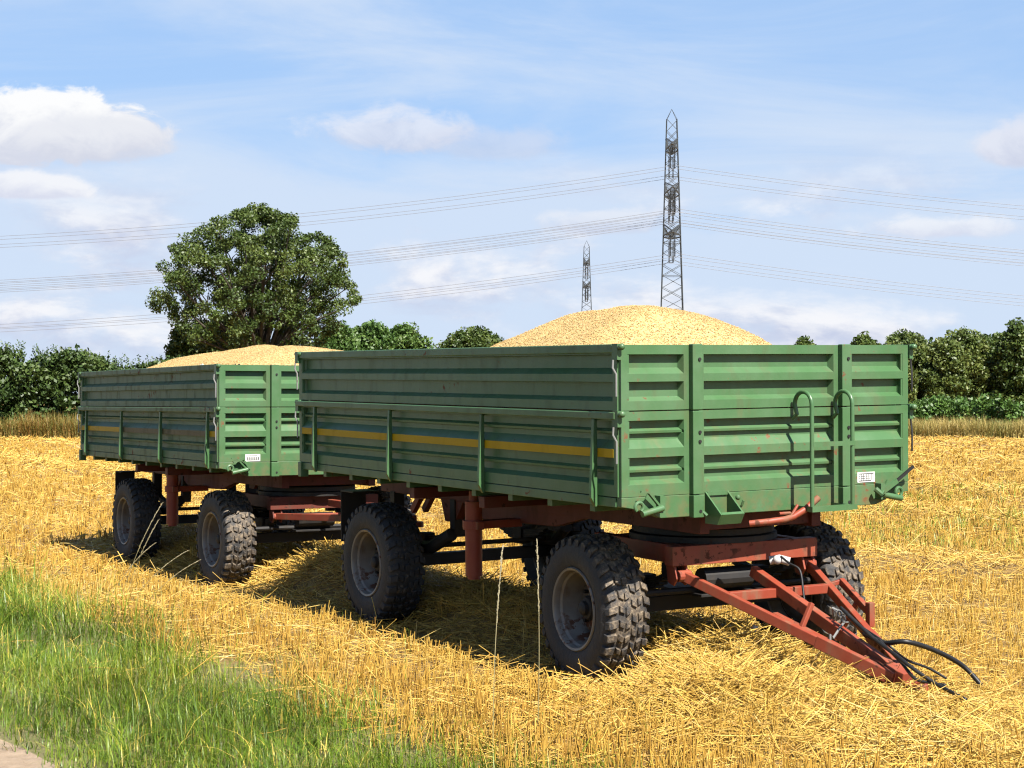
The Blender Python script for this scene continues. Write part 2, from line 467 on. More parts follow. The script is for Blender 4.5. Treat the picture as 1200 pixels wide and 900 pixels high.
def prisms(P0, dirs, L, w0, w1, rnd, segs=1, bend=None):
    """triangular straws from base points; dirs unit vectors"""
    n = len(P0)
    ref = np.tile(np.array([[.31, .47, .82]]), (n, 1)); 
    a = np.cross(dirs, ref); a /= np.linalg.norm(a, axis=1, keepdims=True) + 1e-9
    b = np.cross(dirs, a)
    ph = rng.random(n) * 6.283
    rings = []
    for k in range(segs + 1):
        t = k / segs
        c = P0 + dirs * (L * t)[:, None]
        if bend is not None: c = c + bend * (t * t)[None] if np.isscalar(t) and False else c + bend * (t * t)
        w = w0 + (w1 - w0) * t
        for q in range(3):
            an = ph + q * 2.0944
            rings.append(c + a * (np.cos(an) * w)[:, None] + b * (np.sin(an) * w)[:, None])
    V = np.stack(rings, 1)  # n, 3*(segs+1), 3
    m = V.shape[1]
    base = (np.arange(n) * m)[:, None, None]
    fl = []
    for k in range(segs):
        for q in range(3):
            q2 = (q + 1) % 3
            fl.append([3 * k + q, 3 * k + q2, 3 * k + 3 + q2, 3 * k + 3 + q])
    F = (base + np.array(fl)[None]).reshape(-1, 4)
    return V.reshape(-1, 3), F, np.repeat(rnd, m)

def unit(v): return v / np.linalg.norm(v, axis=1, keepdims=True)

def build_stubble():
    x, y = frustum_points(46000, 7.6, 82, 1.55)
    s = verge_s(x, y)
    keep = (rng.random(len(x)) < np.clip(1 - (s + .2) * 2.2, 0, 1))
    wa = windrow_amt(x, y)
    keep &= rng.random(len(x)) < (1 - .75 * wa)
    keep &= vnoise(x * 2.3, y * 2.3, 123) > .16
    x, y = x[keep], y[keep]
    u, v = trailer_uv(x, y)
    row = .15
    near = y < 26
    v2 = np.where(near, np.round(v / row) * row + rng.normal(0, .028, len(v)), v)
    x, y = T1L.x + u * ax - v2 * ay, T1L.y + u * ay + v2 * ax
    ph = .14 * (1 + .22 * rng.normal(size=len(x))).clip(.4, 1.7) * (.7 + .6 * vnoise(x * .8, y * .8, 77))
    tone = rng.random(len(x)); lx = rng.normal(0, .10, (len(x), 2))
    # a plant is a tuft of cut stalks
    k = rng.integers(2, 6, len(x)); idx = np.repeat(np.arange(len(x)), k); n = len(idx)
    off = rng.normal(0, .016, (n, 2))
    lean = lx[idx] + off * 5.0 + rng.normal(0, .07, (n, 2)); far = rng.random(n) < .10
    lean[far] += rng.normal(0, .55, (far.sum(), 2))
    h = ph[idx] * (.7 + .45 * rng.random(n)) * (1 - .62 * wheel_press(x, y)[idx])
    lean += rng.normal(0, .35, (n, 2)) * wheel_press(x, y)[idx][:, None]
    x, y = x[idx] + off[:, 0], y[idx] + off[:, 1]
    d = unit(np.stack([lean[:, 0], lean[:, 1], np.ones(n)], 1))
    z = ground_h(x, y) - .01
    w = np.maximum(.0034, .00026 * y) * (.6 + .6 * rng.random(n))
    rnd = np.clip(.02 + .5 * rng.random(n) + .38 * tone[idx] + .35 * (vnoise(x * .7, y * .7, 5) - .5) + .1 * (rng.random(n) < .1), 0, 1)
    V, F, A = prisms(np.stack([x, y, z], 1), d, h, w, w * 1.0, rnd)
    o = np_mesh('stubble', V, F, M['stubble'], attr={'rnd': A})
    tag(o, 'short upright golden stubble stalks covering the field', 'stubble', kind='stuff')
build_stubble()

def build_straw():
    # scattered everywhere
    x1, y1 = frustum_points(62000, 7.8, 80, 1.75)
    k = rng.random(len(x1)) < np.clip(1 - (verge_s(x1, y1) + .3) * 2.0, 0.03, 1); x1, y1 = x1[k], y1[k]
    # windrow under and before the trailers
    n2 = 44000
    u = -13 + 18 * rng.random(n2) ** .8; v = rng.normal(-.05, .62, n2) - .25 * np.clip((u + .6), 0, 1.2)
    x2, y2 = T1L.x + u * ax - v * ay, T1L.y + u * ay + v * ax
    k = rng.random(n2) < .22; u[k] = .55 + rng.normal(0, .5, k.sum()); v[k] = -.9 + rng.normal(0, .5, k.sum())
    x2, y2 = T1L.x + u * ax - v * ay, T1L.y + u * ay + v * ax
    # other windrows
    x3, y3 = frustum_points(150000, 12, 80, 1.6)
    k = rng.random(len(x3)) < windrow_amt(x3, y3) ** 1.5 * .8; x3, y3 = x3[k], y3[k]
    x = np.concatenate([x1, x2, x3]); y = np.concatenate([y1, y2, y3])
    lay = np.concatenate([np.zeros(len(x1)), np.ones(len(x2)), np.ones(len(x3))])
    k = (y > 7.2) & (rng.random(len(x)) > .6 * wheel_press(x, y)) & (np.abs(x) < .42 * y + 2) & (verge_s(x, y) < .9); x, y, lay = x[k], y[k], lay[k]
    n = len(x)
    L = .12 + .34 * rng.random(n) ** 1.3
    L *= np.where(y > 25, 1.4, 1) * np.where(lay > 0, 1.25, 1)
    az = rng.random(n) * 6.283
    el = rng.normal(0, .18, n) + np.where(lay > 0, rng.normal(0, .18, n), np.abs(rng.normal(0, .12, n)))
    up = rng.random(n) < .05; el[up] += .55
    d = np.stack([np.cos(az) * np.cos(el), np.sin(az) * np.cos(el), np.sin(el)], 1)
    gx, gy = x + d[:, 0] * L * .5, y + d[:, 1] * L * .5
    z = ground_h(gx, gy) + np.where(lay > 0, -.03 + .11 * rng.random(n) ** 1.4, .012 + .09 * rng.random(n) ** 2) - d[:, 2] * L * .5
    w = np.maximum(.0030, .00024 * y) * (.6 + .7 * rng.random(n))
    bend = rng.normal(0, .035, (n, 3)); bend[:, 2] -= .02
    rnd = np.clip(.18 + .7 * rng.random(n) + .3 * (vnoise(x * .9, y * .9, 15) - .5), 0, 1)
    V, F, A = prisms(np.stack([x, y, z], 1), d, L, w, w * .8, rnd, 2, bend)
    o = np_mesh('loose_straw', V, F, M['straw'], attr={'rnd': A})
    tag(o, 'loose cut straw lying in windrows and between the stubble', 'straw', kind='stuff')
build_straw()

def blades(x, y, z, h, w, rnd, curl=.5, segs=3, wind=0):
    n = len(x)
    az = rng.random(n) * 6.283
    if wind: az = np.where(rng.random(n) < wind, (fbm(x * 1.6, y * 1.6, 201, 2) * 14) + rng.normal(0, .7, n), az)
    dirx, diry = np.cos(az), np.sin(az)
    wx, wy = -diry, dirx
    lean = .08 + curl * rng.random(n) ** 1.5
    rings = []
    for k in range(segs + 1):
        t = k / segs
        out = lean * h * t ** 1.9
        zz = z + h * (t - .35 * lean * t ** 3)
        ww = w * (1 - t ** 1.6) * (.9 if k else .7) + w * .05
        for sgn in (-1, 1):
            rings.append(np.stack([x + dirx * out + sgn * wx * ww, y + diry * out + sgn * wy * ww, zz], 1))
    V = np.stack(rings, 1); m = V.shape[1]
    base = (np.arange(n) * m)[:, None, None]
    fl = [[2 * k, 2 * k + 1, 2 * k + 3, 2 * k + 2] for k in range(segs)]
    return V.reshape(-1, 3), (base + np.array(fl)[None]).reshape(-1, 4), np.repeat(rnd, m)

def build_grass():
    x, y = frustum_points(430000, 7.4, 34, 1.3, half=.42, pad=1.5)
    s = verge_s(x, y)
    dens = np.clip((s + .40 + (vnoise(x * 2.4, y * 2.4, 58) - .5) * .5) / .9, 0, 1) ** 1.1 * np.clip((2.12 + (vnoise(x * 1.5, y * 1.5, 55) - .5) * .5 - s) / .25, 0, 1)
    dens = np.maximum(dens, np.where((s > 4.8), .7, 0))
    tuft = fbm(x * 1.1, y * 1.1, 61, 3)
    dens *= .45 + 1.0 * np.clip((tuft - .3) * 2.5, 0, 1)
    k = rng.random(len(x)) < dens; x, y, s, tuft = x[k], y[k], s[k], tuft[k]
    # sparse shoots in the stubble and weed patches out in the field
    xa, ya = frustum_points(2600, 8, 26, 1.2); kk = (verge_s(xa, ya) > -1.6) & (verge_s(xa, ya) < 0); xa, ya = xa[kk], ya[kk]
    px, py = [], []
    for cx, cy, rr, nn in [(4.9, 21.5, .9, 500), (6.2, 24.0, 1.2, 650), (8.2, 25.5, 1.0, 500), (6.6, 20.6, .8, 350), (5.3, 27.0, .9, 350), (9.4, 22.5, .7, 200), (7.3, 31, 1.2, 500), (9.8, 33, 1.6, 500)]:
        px.append(cx + rng.normal(0, rr, nn)); py.append(cy + rng.normal(0, rr * .6, nn))
    xb, yb = np.concatenate(px), np.concatenate(py)
    X = np.concatenate([x, xa, xb]); Y = np.concatenate([y, ya, yb])
    n = len(X); S = verge_s(X, Y)
    h = (.07 + .13 * rng.random(n)) * (.75 + .7 * fbm(X * 1.1, Y * 1.1, 61, 3))
    h *= np.clip(1.15 - .25 * np.clip(S, 0, 3), .5, 1.2)
    h[len(x):len(x) + len(xa)] *= .9
    h[len(x) + len(xa):] = .08 + .10 * rng.random(len(xb))
    h *= 1 + .5 * np.clip((Y - 11) / 5, 0, 1) * np.clip(1.6 - S, 0, 1)
    tall = rng.random(n) < .06; h[tall] *= 1.7
    w = np.maximum(.0025, .00023 * Y) * (.7 + .8 * rng.random(n))
    rnd = np.clip(.05 + .72 * rng.random(n) + .5 * (fbm(X * .8, Y * .8, 90, 3) - .5) + .18 * np.clip(.6 - S, 0, 1), 0, .9)
    dry = rng.random(n) < .07 + .10 * np.clip(.5 - S, 0, 1); rnd[dry] = .92 + .08 * rng.random(dry.sum())
    V, F, A = blades(X, Y, ground_h(X, Y) - .01, h, w, rnd, 1.9, 4, .65)
    o = np_mesh('verge_grass', V, F, M['grass'], attr={'rnd': A})
    tag(o, 'green grass verge with dry blades between track and stubble', 'grass', kind='stuff')
build_grass()

# ------------------------------------------------------------------ trailers
UPPER = [(2.263, 0), (2.203, 0), (2.199, -.045), (2.118, -.045), (2.079, 0), (2.029, 0), (2.026, -.045), (1.934, -.045), (1.906, 0), (1.848, 0)]
LOWER = [(1.840, 0), (1.783, 0), (1.780, -.045), (1.733, -.045), (1.716, -.018), (1.701, -.02), (1.696, -.045), (1.660, -.045), (1.605, 0), (1.549, 0), (1.546, -.045), (1.487, -.045), (1.470, -.018), (1.455, -.02), (1.450, -.045), (1.404, -.045), (1.376, 0), (1.302, 0)]

def board(mb, prof, bays, u0, u1, P, back=-.06):
    """a pressed-steel board: corrugations inside each bay, flush strips between; P(u, z, d) -> point"""
    zt, zb = prof[0][0], prof[-1][0]
    edges = [u0] + [e for b in bays for e in b] + [u1]
    for i in range(0, len(edges), 2):           # flush strips
        a, b = edges[i], edges[i + 1]
        mb.add([P(a, zt, 0), P(b, zt, 0), P(b, zb, 0), P(a, zb, 0)], [(0, 1, 2, 3)])
    for a, b in bays:
        ch = .018
        vs = []; fs = []
        for z, d in prof:
            vs += [P(a + (ch if d < -.03 else 0), z, d), P(b - (ch if d < -.03 else 0), z, d)]
        for i in range(len(prof) - 1):
            fs.append((2 * i, 2 * i + 1, 2 * i + 3, 2 * i + 2))
        mb.add(vs, fs)
        for e, sgn in ((a, 1), (b, -1)):
            vs = []
            for z, d in prof: vs += [P(e + (sgn * ch if d < -.03 else 0), z, d), P(e, z, 0)]
            fs = []
            for i in range(len(prof) - 1):
                if prof[i][1] == 0 and prof[i + 1][1] == 0: continue
                fs.append((2 * i, 2 * i + 1, 2 * i + 3, 2 * i + 2))
            mb.add(vs, fs)
    # rim and back
    q = [P(u0, zt, 0), P(u1, zt, 0), P(u1, zb, 0), P(u0, zb, 0), P(u0, zt, back), P(u1, zt, back), P(u1, zb, back), P(u0, zb, back)]
    mb.add(q, [(0, 1, 5, 4), (1, 2, 6, 5), (2, 3, 7, 6), (3, 0, 4, 7), (4, 5, 6, 7)])

def arc(c, r, a0, a1, n, plane='xz'):
    out = []
    for i in range(n + 1):
        t = R(a0 + (a1 - a0) * i / n)
        if plane == 'xz': out.append((c[0] + r * math.cos(t), c[1], c[2] + r * math.sin(t)))
        else: out.append((c[0], c[1] + r * math.cos(t), c[2] + r * math.sin(t)))
    return out

def make_tyre(seed):
    mb = MB(); rr = random.Random(seed)
    w = .165
    prof = [(.262, -.125), (.275, -.14), (.30, -.155), (.34, -w), (.385, -.168), (.425, -.160), (.450, -.150), (.470, -.132), (.480, -.10), (.484, -.05), (.484, 0), (.484, .05), (.480, .10), (.470, .132), (.450, .15), (.425, .16), (.385, .168), (.34, w), (.30, .155), (.275, .14), (.262, .125)]
    mb.lathe(prof, 72)
    def lug(t, y0, y1, ang, skew, r0, r1, taper=.84):
        c, s = math.cos(t), math.sin(t)
        er, et = Vector((c, 0, s)), Vector((-s, 0, c)); ey = Vector((0, 1, 0))
        vs = []
        for rad, k in ((r0, 1), (r1, taper)):
            for (y, tt) in ((y0, -1), (y1, -1), (y1, 1), (y0, 1)):
                ym = (y0 + y1) / 2; yy = ym + (y - ym) * k
                off = skew * yy
                rad2 = rad - max(0, abs(yy) - .10) * .42
                vs.append(er * (rad2 + rr.uniform(-.003, .002)) + et * (tt * ang * k * rad / 2 * rr.uniform(.9, 1.1) + off) + ey * (yy + rr.uniform(-.004, .004)))
        mb.add(vs, [(0, 3, 2, 1), (4, 5, 6, 7), (0, 1, 5, 4), (1, 2, 6, 5), (2, 3, 7, 6), (3, 0, 4, 7)])
    n = 32
    for i in range(n):
        t = 2 * math.pi * i / n
        j = lambda a: a * (1 + rr.uniform(-.15, .12))
        lug(t, -.163, -.098, j(.118), .3, .455, .501)
        lug(t + math.pi / n, .098, .163, j(.118), -.3, .455, .501)
        lug(t + .5 * math.pi / n, -.088, -.046, j(.11), -.5, .470, .500)
        lug(t + 1.3 * math.pi / n, -.040, .002, j(.115), .5, .470, .501)
        lug(t + .2 * math.pi / n, .008, .048, j(.11), -.5, .470, .501)
        lug(t + 1.5 * math.pi / n, .054, .092, j(.11), .5, .470, .500)
    return mb

def make_wheel(root, loc, rotz, muddy, seed, spin):
    w = empty('wheel', loc, (0, 0, rotz), root)
    make_tyre(seed).build('tyre', M['tyre_muddy'] if muddy else M['tyre'], w, smooth=True, rot=(0, spin, 0), bevel=.004)
    rim = MB()
    rim.lathe([(.275, -.138), (.285, -.150), (.278, -.160), (.264, -.156), (.257, -.140), (.256, -.112), (.243, -.098), (.238, -.03), (.226, .02), (.224, .075)], 56)
    rim.lathe([(.277, .158), (.262, .152), (.25, .12), (.232, .1), (.228, .078)], 56)
    rim.build('rim', M['rim'], w, smooth=True)
    disc = MB(); disc.lathe([(.2235, .07), (.215, .045), (.20, .03), (.155, .022), (.12, .02), (.10, .0), (.06, -.004), (.001, -.004)], 48)
    disc.build('disc', M['disc'], w, smooth=True)
    hub = MB()
    hub.lathe([(.085, .0), (.085, -.035), (.072, -.055), (.05, -.06), (.045, -.085), (.03, -.095), (.001, -.095)], 24)
    hub.lathe([(.06, .03), (.06, .20)], 16)
    for k in range(8):
        a = 2 * math.pi * k / 8
        hub.tube([(.14 * math.cos(a), .03, .14 * math.sin(a)), (.14 * math.cos(a), -.012, .14 * math.sin(a))], .014, 6)
    hub.build('hub', M['black'], w, smooth=True)
    return w

def make_trailer(near):
    L = 4.967 if near else 5.063
    HW = 1.225
    if near:
        root = empty('farm_trailer', T1L, T1R)
        tag(root, 'nearer green grain trailer with ladder and red drawbar resting on the straw', 'trailer', 'green grain trailers in the stubble')
    else:
        root = empty('farm_trailer', T2L, T2R)
        tag(root, 'farther green grain trailer with a mostly faded yellow stripe, coupled behind the other', 'trailer', 'green grain trailers in the stubble')
    side_m = M['green'] if near else M['green_soiled']
    # -- headboard
    Pf = lambda u, z, d: (d, u, z)
    bays = [(-1.175, -.735), (-.575, .535), (.70, 1.175)]
    for nm, prof in (('headboard_extension', UPPER), ('headboard', LOWER)):
        mb = MB(); board(mb, prof, bays, -HW, HW, Pf)
        mb.build(nm, M['green'] if nm != 'headboard' else M['green_low'], root)
    mb = MB()
    mb.prism([(-HW, 1.299), (HW, 1.299), (HW, 1.235), (1.12, 1.225), (.92, 1.156), (-.92, 1.156), (-1.12, 1.222), (-HW, 1.24)], 'x', -.055, 0)
    mb.build('sill_plate', M['green_low'], root, bevel=.004)
    for y in (-.655, .615):
        mb = MB(); 
        mb.box(.001, .045, y - .04, y + .04, 1.845, 2.268)
        mb.box(.001, .045, y - .04, y + .04, 1.30, 1.838)
        mb.box(.001, .05, y - .042, y + .042, 1.15, 1.294)
        po = mb.build('headboard_post', M['green'], root, bevel=.004)
        for z in (2.17, 1.70, 1.64, 1.19):
            bl = MB(); bl.tube([(.044, y + .012, z), (.053, y + .012, z)], .011, 8)
            bl.build('bolt', M['black'], po)
    # -- tailboard
    Pb = lambda u, z, d: (-L - d, u, z)
    for nm, prof in (('tailboard_extension', UPPER), ('tailboard', LOWER)):
        mb = MB(); board(mb, prof, [(-1.175, -.05), (.05, 1.175)], -HW, HW, Pb)
        mb.build(nm, M['green'], root)
    # -- side boards
    ribs = [-.254, -1.70, -3.159, -4.594] if near else [-.254, -1.77, -3.226, -4.714]
    for sgn in (-1, 1):
        Ps = lambda u, z, d, s=sgn: (u, s * (1.235 + d), z)
        x0, x1 = -L - .01, -.03
        mb = MB(); board(mb, UPPER, [(x0 + .06, x1 - .05)], x0, x1, Ps)
        up = mb.build('side_board_extension', side_m, root)
        mb = MB(); board(mb, LOWER, [(x0 + .05, x1 - .04)], x0, x1, Ps)
        lo = mb.build('side_board', side_m, root)
        mb = MB()
        yy = sorted((sgn * 1.2352, sgn * 1.268))
        mb.box(x0 - .01, x1 + .01, *yy, 1.792, 1.838)
        yy = sorted((sgn * 1.2352, sgn * 1.252))
        mb.box(x0, x1, *yy, 2.212, 2.268)
        mb.build('rail', side_m, lo, bevel=.005)
        for xr in ribs:
            mb = MB()
            o0, o1, o2 = sgn * 1.237, sgn * 1.262, sgn * 1.285
            vs = [(xr, o0, 1.79), (xr, o1, 1.79), (xr, o2, 1.33), (xr, o2, 1.285), (xr, sgn * 1.25, 1.225), (xr, o0, 1.235)]
            n = len(vs); t = .03
            vs2 = [(p[0] - t, p[1], p[2]) for p in vs]
            mb.add(vs + vs2, [tuple(range(n)), tuple(range(2 * n - 1, n - 1, -1))] + [(i, n + i, n + (i + 1) % n, (i + 1) % n) for i in range(n)])
            mb.build('rib', M['green'], lo, bevel=.003)
        # stripe on the flush band between the ribs
        cuts = [x1 - .045] + ribs + [x0 + .055]
        for i in range(len(cuts) - 1):
            a = cuts[i] - (.035 if i else 0); b = cuts[i + 1] + .003
            mb = MB(); yy = sorted((sgn * 1.2355, sgn * 1.2375)); mb.box(b, a, *yy, 1.5495, 1.604)
            worn = (not near) and i in (1, 2)
            mb.build('stripe', M['yellow_worn'] if worn else M['yellow'], lo)
        if near and sgn < 0:
            pass
        # corner latches: pin with ball end and bent handle
        for xc in (-.012, -L + .0):
            for zt in (2.268, 1.845):
                mb = MB()
                mb.box(xc - .035, xc + .025, *sorted((sgn * 1.229, sgn * 1.262)), zt - .10, zt + .002)
                mb.tube([(xc - .05, sgn * 1.245, zt - .02), (xc + .045, sgn * 1.245, zt - .02)], .017, 10)
                mb.sphere((xc + .05, sgn * 1.245, zt - .018), .022, 8)
                mb.build('latch', M['green'] if xc > -1 else side_m, root, smooth=True)
                mb = MB()
                mb.tube([(xc - .01, sgn * 1.27, zt - .10), (xc - .008, sgn * 1.275, zt - .15), (xc + .012, sgn * 1.262, zt - .19), (xc + .012, sgn * 1.262, zt - .33)], .007, 8)
                mb.build('latch_handle', M['grey_metal'] if sgn < 0 else M['black'], root, smooth=True)
    # -- corner posts
    for xc in (-.03, -L + .03):
        for sgn in (-1, 1):
            mb = MB(); mb.box(xc - .027, xc + .027, *sorted((sgn * 1.16, sgn * 1.222)), 1.235, 2.262)
            if xc < -1: mb.box(xc - .035, xc + .03, *sorted((sgn * 1.18, sgn * 1.255)), 1.17, 1.30)
            mb.build('corner_post', M['green'], root, bevel=.004)
    # -- bed
    mb = MB()
    mb.box(-L + .02, -.06, -1.2, 1.2, 1.255, 1.298)
    mb.box(-L, -.058, -1.232, -1.19, 1.236, 1.296); mb.box(-L, -.058, 1.19, 1.232, 1.236, 1.296)
    for i in range(9):
        x = -.4 - i * (L - .8) / 8
        mb.box(x - .03, x + .03, -1.18, 1.18, 1.185, 1.256)
    mb.build('bed_floor', side_m, root, bevel=.003)
    # -- chassis
    mb = MB()
    for y in (-.48, .48):
        mb.box(-L + .15, -.12, y - .04, y + .04, 1.02, 1.186)
        mb.prism([(-1.45, 1.03), (-1.9, .93), (-3.0, .90), (-3.35, 1.03)], 'y', y - .038, y + .038)
        mb.prism([(-3.3, 1.03), (-3.45, .84), (-3.62, .84), (-3.7, 1.03)], 'y', y - .036, y + .036)
    for x in (-.2, -1.5, -2.2, -3.0, -3.7, -4.6):
        mb.box(x - .05, x + .05, -.44, .44, 1.04, 1.17)
    for x in (-1.9, -3.0):
        mb.box(x - .04, x + .04, -1.15, 1.15, 1.10, 1.184)
    mb.build('chassis_frame', M['red_shaded'], root, bevel=.004)
    # vertical support cylinder under the near side
    mb = MB()
    mb.tube([(-2.46, -.9, 1.10), (-2.46, -.9, .53)], .066, 20)
    mb.tube([(-2.46, -.9, .53), (-2.46, -.9, .505)], .05, 20)
    mb.tube([(-2.46, -.9, 1.18), (-2.46, -.9, 1.10)], .035, 12)
    cyl = mb.build('support_cylinder', M['red'], root, smooth=True)
    mb = MB(); mb.tube([(-2.46, -.9, .955), (-2.46, -.9, .885)], .083, 20); mb.box(-2.52, -2.40, -.84, -.5, .89, .95); mb.box(-2.585, -2.35, -.93, -.87, .89, .95)
    mb.build('collar', M['red'], cyl, bevel=.004)
    # -- rear axle, springs, wheels
    ra, fa = (-4.02, -.77) if near else (-3.80, -.70)
    def axle(mb, x): 
        mb.box(x - .05, x + .05, -.76, .76, .43, .53)
        mb.tube([(x, -.80, .48), (x, .80, .48)], .045, 14)
    def spring(mb, x, y, zc, ln):
        for k in range(6):
            l = ln * (1 - k * .13)
            pts = [(x + l * (i / 8 - .5), y, zc + .10 * (4 * (i / 8 - .5) ** 2) * (l / ln) ** 2 - k * .016) for i in range(9)]
            for i in range(8): mb.beam(pts[i], pts[i + 1], .07, .014)
        mb.box(x - .06, x + .06, y - .05, y + .05, zc - .12, zc + .03)
    mb = MB(); axle(mb, ra); mb.tube([(ra + .25, -.7, .62), (ra + .25, .7, .62)], .02, 8)
    for y in (-.62, .62): mb.tube([(ra + .05, y, .6), (ra + .35, y, .62), (ra + .6, y * .9, .75)], .055, 12)
    mb.build('axle', M['black'], root, bevel=.003)
    for y in (-.48, .48):
        mb = MB(); spring(mb, ra, y, .68, 1.1)
        for e in (-.55, .55): mb.box(ra + e - .04, ra + e + .04, y - .05, y + .05, .72, 1.03)
        mb.build('leaf_spring', M['black'], root)
        mb = MB()
        yo = y * 1.9
        ys = sorted((y * 1.5, y * 2.0)); mb.box(ra - .70, ra - .688, ys[0], ys[1], .60, 1.04)
        mb.box(ra - .70, ra - .45, ys[0], ys[1], 1.04, 1.052)
        mb.build('mudflap', M['black'], root)
    zc = .485
    for sgn in (-1, 1):
        make_wheel(root, (ra, sgn * .905, zc), 0 if sgn < 0 else math.pi, False, 11 if sgn < 0 else 12, .3 if near else 1.1)
    # -- front dolly, steered a little
    st = R(-3) if near else 0
    X = Matrix.Translation((fa, 0, 0)) @ Matrix.Rotation(st, 4, 'Z') @ Matrix.Translation((-fa, 0, 0))
    mb = MB(X)
    mb.lathe([(.50, .975), (.50, 1.018), (.40, 1.018), (.40, .975), (.50, .975)], 48, 'z', (fa, 0, 0))
    mb.lathe([(.52, .925), (.52, .965), (.38, .965), (.38, .925), (.52, .925)], 48, 'z', (fa, 0, 0))
    mb.build('turntable_ring', M['black'], root, bevel=.003)
    mb = MB(X)
    for y in (-.48, .48): mb.box(fa - .62, -.372, y - .04, y + .04, .80, .925)
    mb.box(-.37, -.27, -.583, .62, .795, .925)
    mb.box(fa - .5, fa - .4, -.44, .44, .81, .92); mb.box(fa + .2, fa + .3, -.44, .44, .81, .92)
    for y in (-.50, .56):
        for o in (-.045, .045):
            mb.prism([(-.40, .80), (-.30, .80), (-.27, .71), (-.31, .66), (-.38, .68)], 'y', y + o - .008, y + o + .008)
    mb.build('dolly_frame', M['red'] if near else M['red_shaded'], root, bevel=.004)
    mb = MB(X); axle(mb, fa)
    mb.box(fa - .3, fa + .42, -.3, .3, .56, .58)
    mb.tube([(fa + .3, -.7, .60), (fa + .3, .7, .60)], .022, 8)
    mb.tube([(fa + .38, -.28, .68), (fa + .38, .12, .68)], .075, 14)      # air reservoir
    mb.build('axle', M['black'], root, bevel=.003)
    for y in (-.48, .48):
        mb = MB(X); spring(mb, fa, y, .66, .74)
        for e in (-.5, .32): mb.box(fa + e - .04, fa + e + .04, y - .05, y + .05, .70, .80)
        mb.build('leaf_spring', M['black'], root)
    for sgn in (-1, 1):
        p = X @ Vector((fa, sgn * .905, zc))
        make_wheel(root, p, st + (0 if sgn < 0 else math.pi), True, 21 if sgn < 0 else 22, .8 if near else 2.2)
    # -- drawbar
    dm = M['red']
    if near:
        tip = Vector((1.14, .04, .215)); hl = Vector((-.33, -.50, .725)); hr = Vector((-.30, .56, .74))
    else:
        tip = Vector((1.75, 0, .80)); hl = Vector((-.33, -.5, .725)); hr = Vector((-.33, .56, .725))
    mb = MB()
    for h, s in ((hl, -1), (hr, 1)):
        e = tip + Vector((0, s * .05, 0))
        mid = h.lerp(e, .66)
        mb.beam(h, mid, .045, .066); mb.beam(h.lerp(e, .655), e, .050, .080)
        mb.tube([h + Vector((0, -.05, 0)), h + Vector((0, .05, 0))], .04, 12)
    # cross bar and central strut
    a = hl.lerp(tip, .22); b = hr.lerp(tip, .24)
    mb.beam(a, b, .055, .062)
    c0 = (a + b) / 2
    mb.beam(c0 + Vector((-.24, -.02, .12)), tip + Vector((-.10, 0, .05)), .058, .07, h1=.085)
    # nose
    mb.beam(tip + Vector((-.26, 0, .07)), tip + Vector((.06, 0, 0)), .13, .085, w1=.08)
    n = tip + Vector((.05, 0, -.005))
    mb.lathe([(.05, -.025), (.075, -.025), (.075, .025), (.05, .025), (.05, -.025)], 20, 'z', n + Vector((.08, 0, -.03)))
    mb.build('drawbar', dm, root, bevel=.005)
    if near:
        mb = MB()     # folded prop under the left beam and handle outside the right one
        mb.beam((.20, -.16, .50), (.82, -.12, .35), .045, .04)
        mb.beam((.45, -.15, .44), (.45, -.06, .60), .03, .03)
        mb.build('prop_stand', M['red'], root, bevel=.004)
        mb = MB()
        q0 = hr.lerp(tip, .22) + Vector((.04, .10, .03)); q1 = hr.lerp(tip, .50) + Vector((.04, .13, .02))
        mb.beam(q0, q1, .035, .05); mb.beam(q1 + Vector((0, 0, -.09)), q1 + Vector((0, 0, .07)), .045, .045)
        mb.beam(q0 + Vector((.22, -.06, -.12)), q0 + Vector((.05, -.1, -.38)), .035, .035)
        mb.beam(q0 + Vector((0, 0, 0)), hr.lerp(tip, .22), .03, .03)
        mb.build('handbrake_lever', M['red'], root, bevel=.004)
        # hoses
        iM = M1.inverted()
        def hose(pts, r, name='hose', mat='hose'):
            P = [iM @ Vector(p) for p in pts]
            # smooth with Catmull-Rom
            out = []
            for i in range(len(P) - 1):
                p0, p1, p2, p3 = P[max(i - 1, 0)], P[i], P[i + 1], P[min(i + 2, len(P) - 1)]
                for k in range(8):
                    t = k / 8
                    out.append(.5 * ((2 * p1) + (p2 - p0) * t + (2 * p0 - 5 * p1 + 4 * p2 - p3) * t * t + (3 * p1 - p0 - 3 * p2 + p3) * t ** 3))
            out.append(P[-1])
            MB().tube(out, r, 8).build(name, M[mat], root, smooth='all')
        W1 = lambda px, py, Y: tuple(at(px, py, Y))
        hose([W1(1012, 742, 10.45), W1(1036, 753, 10.3), W1(1062, 752, 10.2), W1(1095, 762, 10.3), W1(1128, 780, 10.4), W1(1150, 803, 10.36)], .0155)
        hose([W1(1010, 735, 10.5), W1(1040, 755, 10.3), W1(1062, 773, 10.3), W1(1088, 783, 10.35), W1(1109, 795, 10.35)], .008)
        hose([W1(985, 712, 10.6), W1(1020, 745, 10.35), W1(1050, 768, 10.1), W1(1075, 787, 9.95), W1(1100, 803, 9.85), W1(1132, 820, 9.6)], .012)
        hose([W1(1030, 750, 10.3), W1(1055, 775, 10.1), W1(1072, 795, 9.95), W1(1090, 800, 9.9), W1(1108, 803, 9.85)], .010)
        hose([W1(915, 652, 11.2), W1(925, 660, 11.15), W1(937, 668, 11.1), W1(941, 690, 11.05), W1(943, 712, 11.0)], .008)
        # chain with wire tie round the drawbar
        mb = MB()
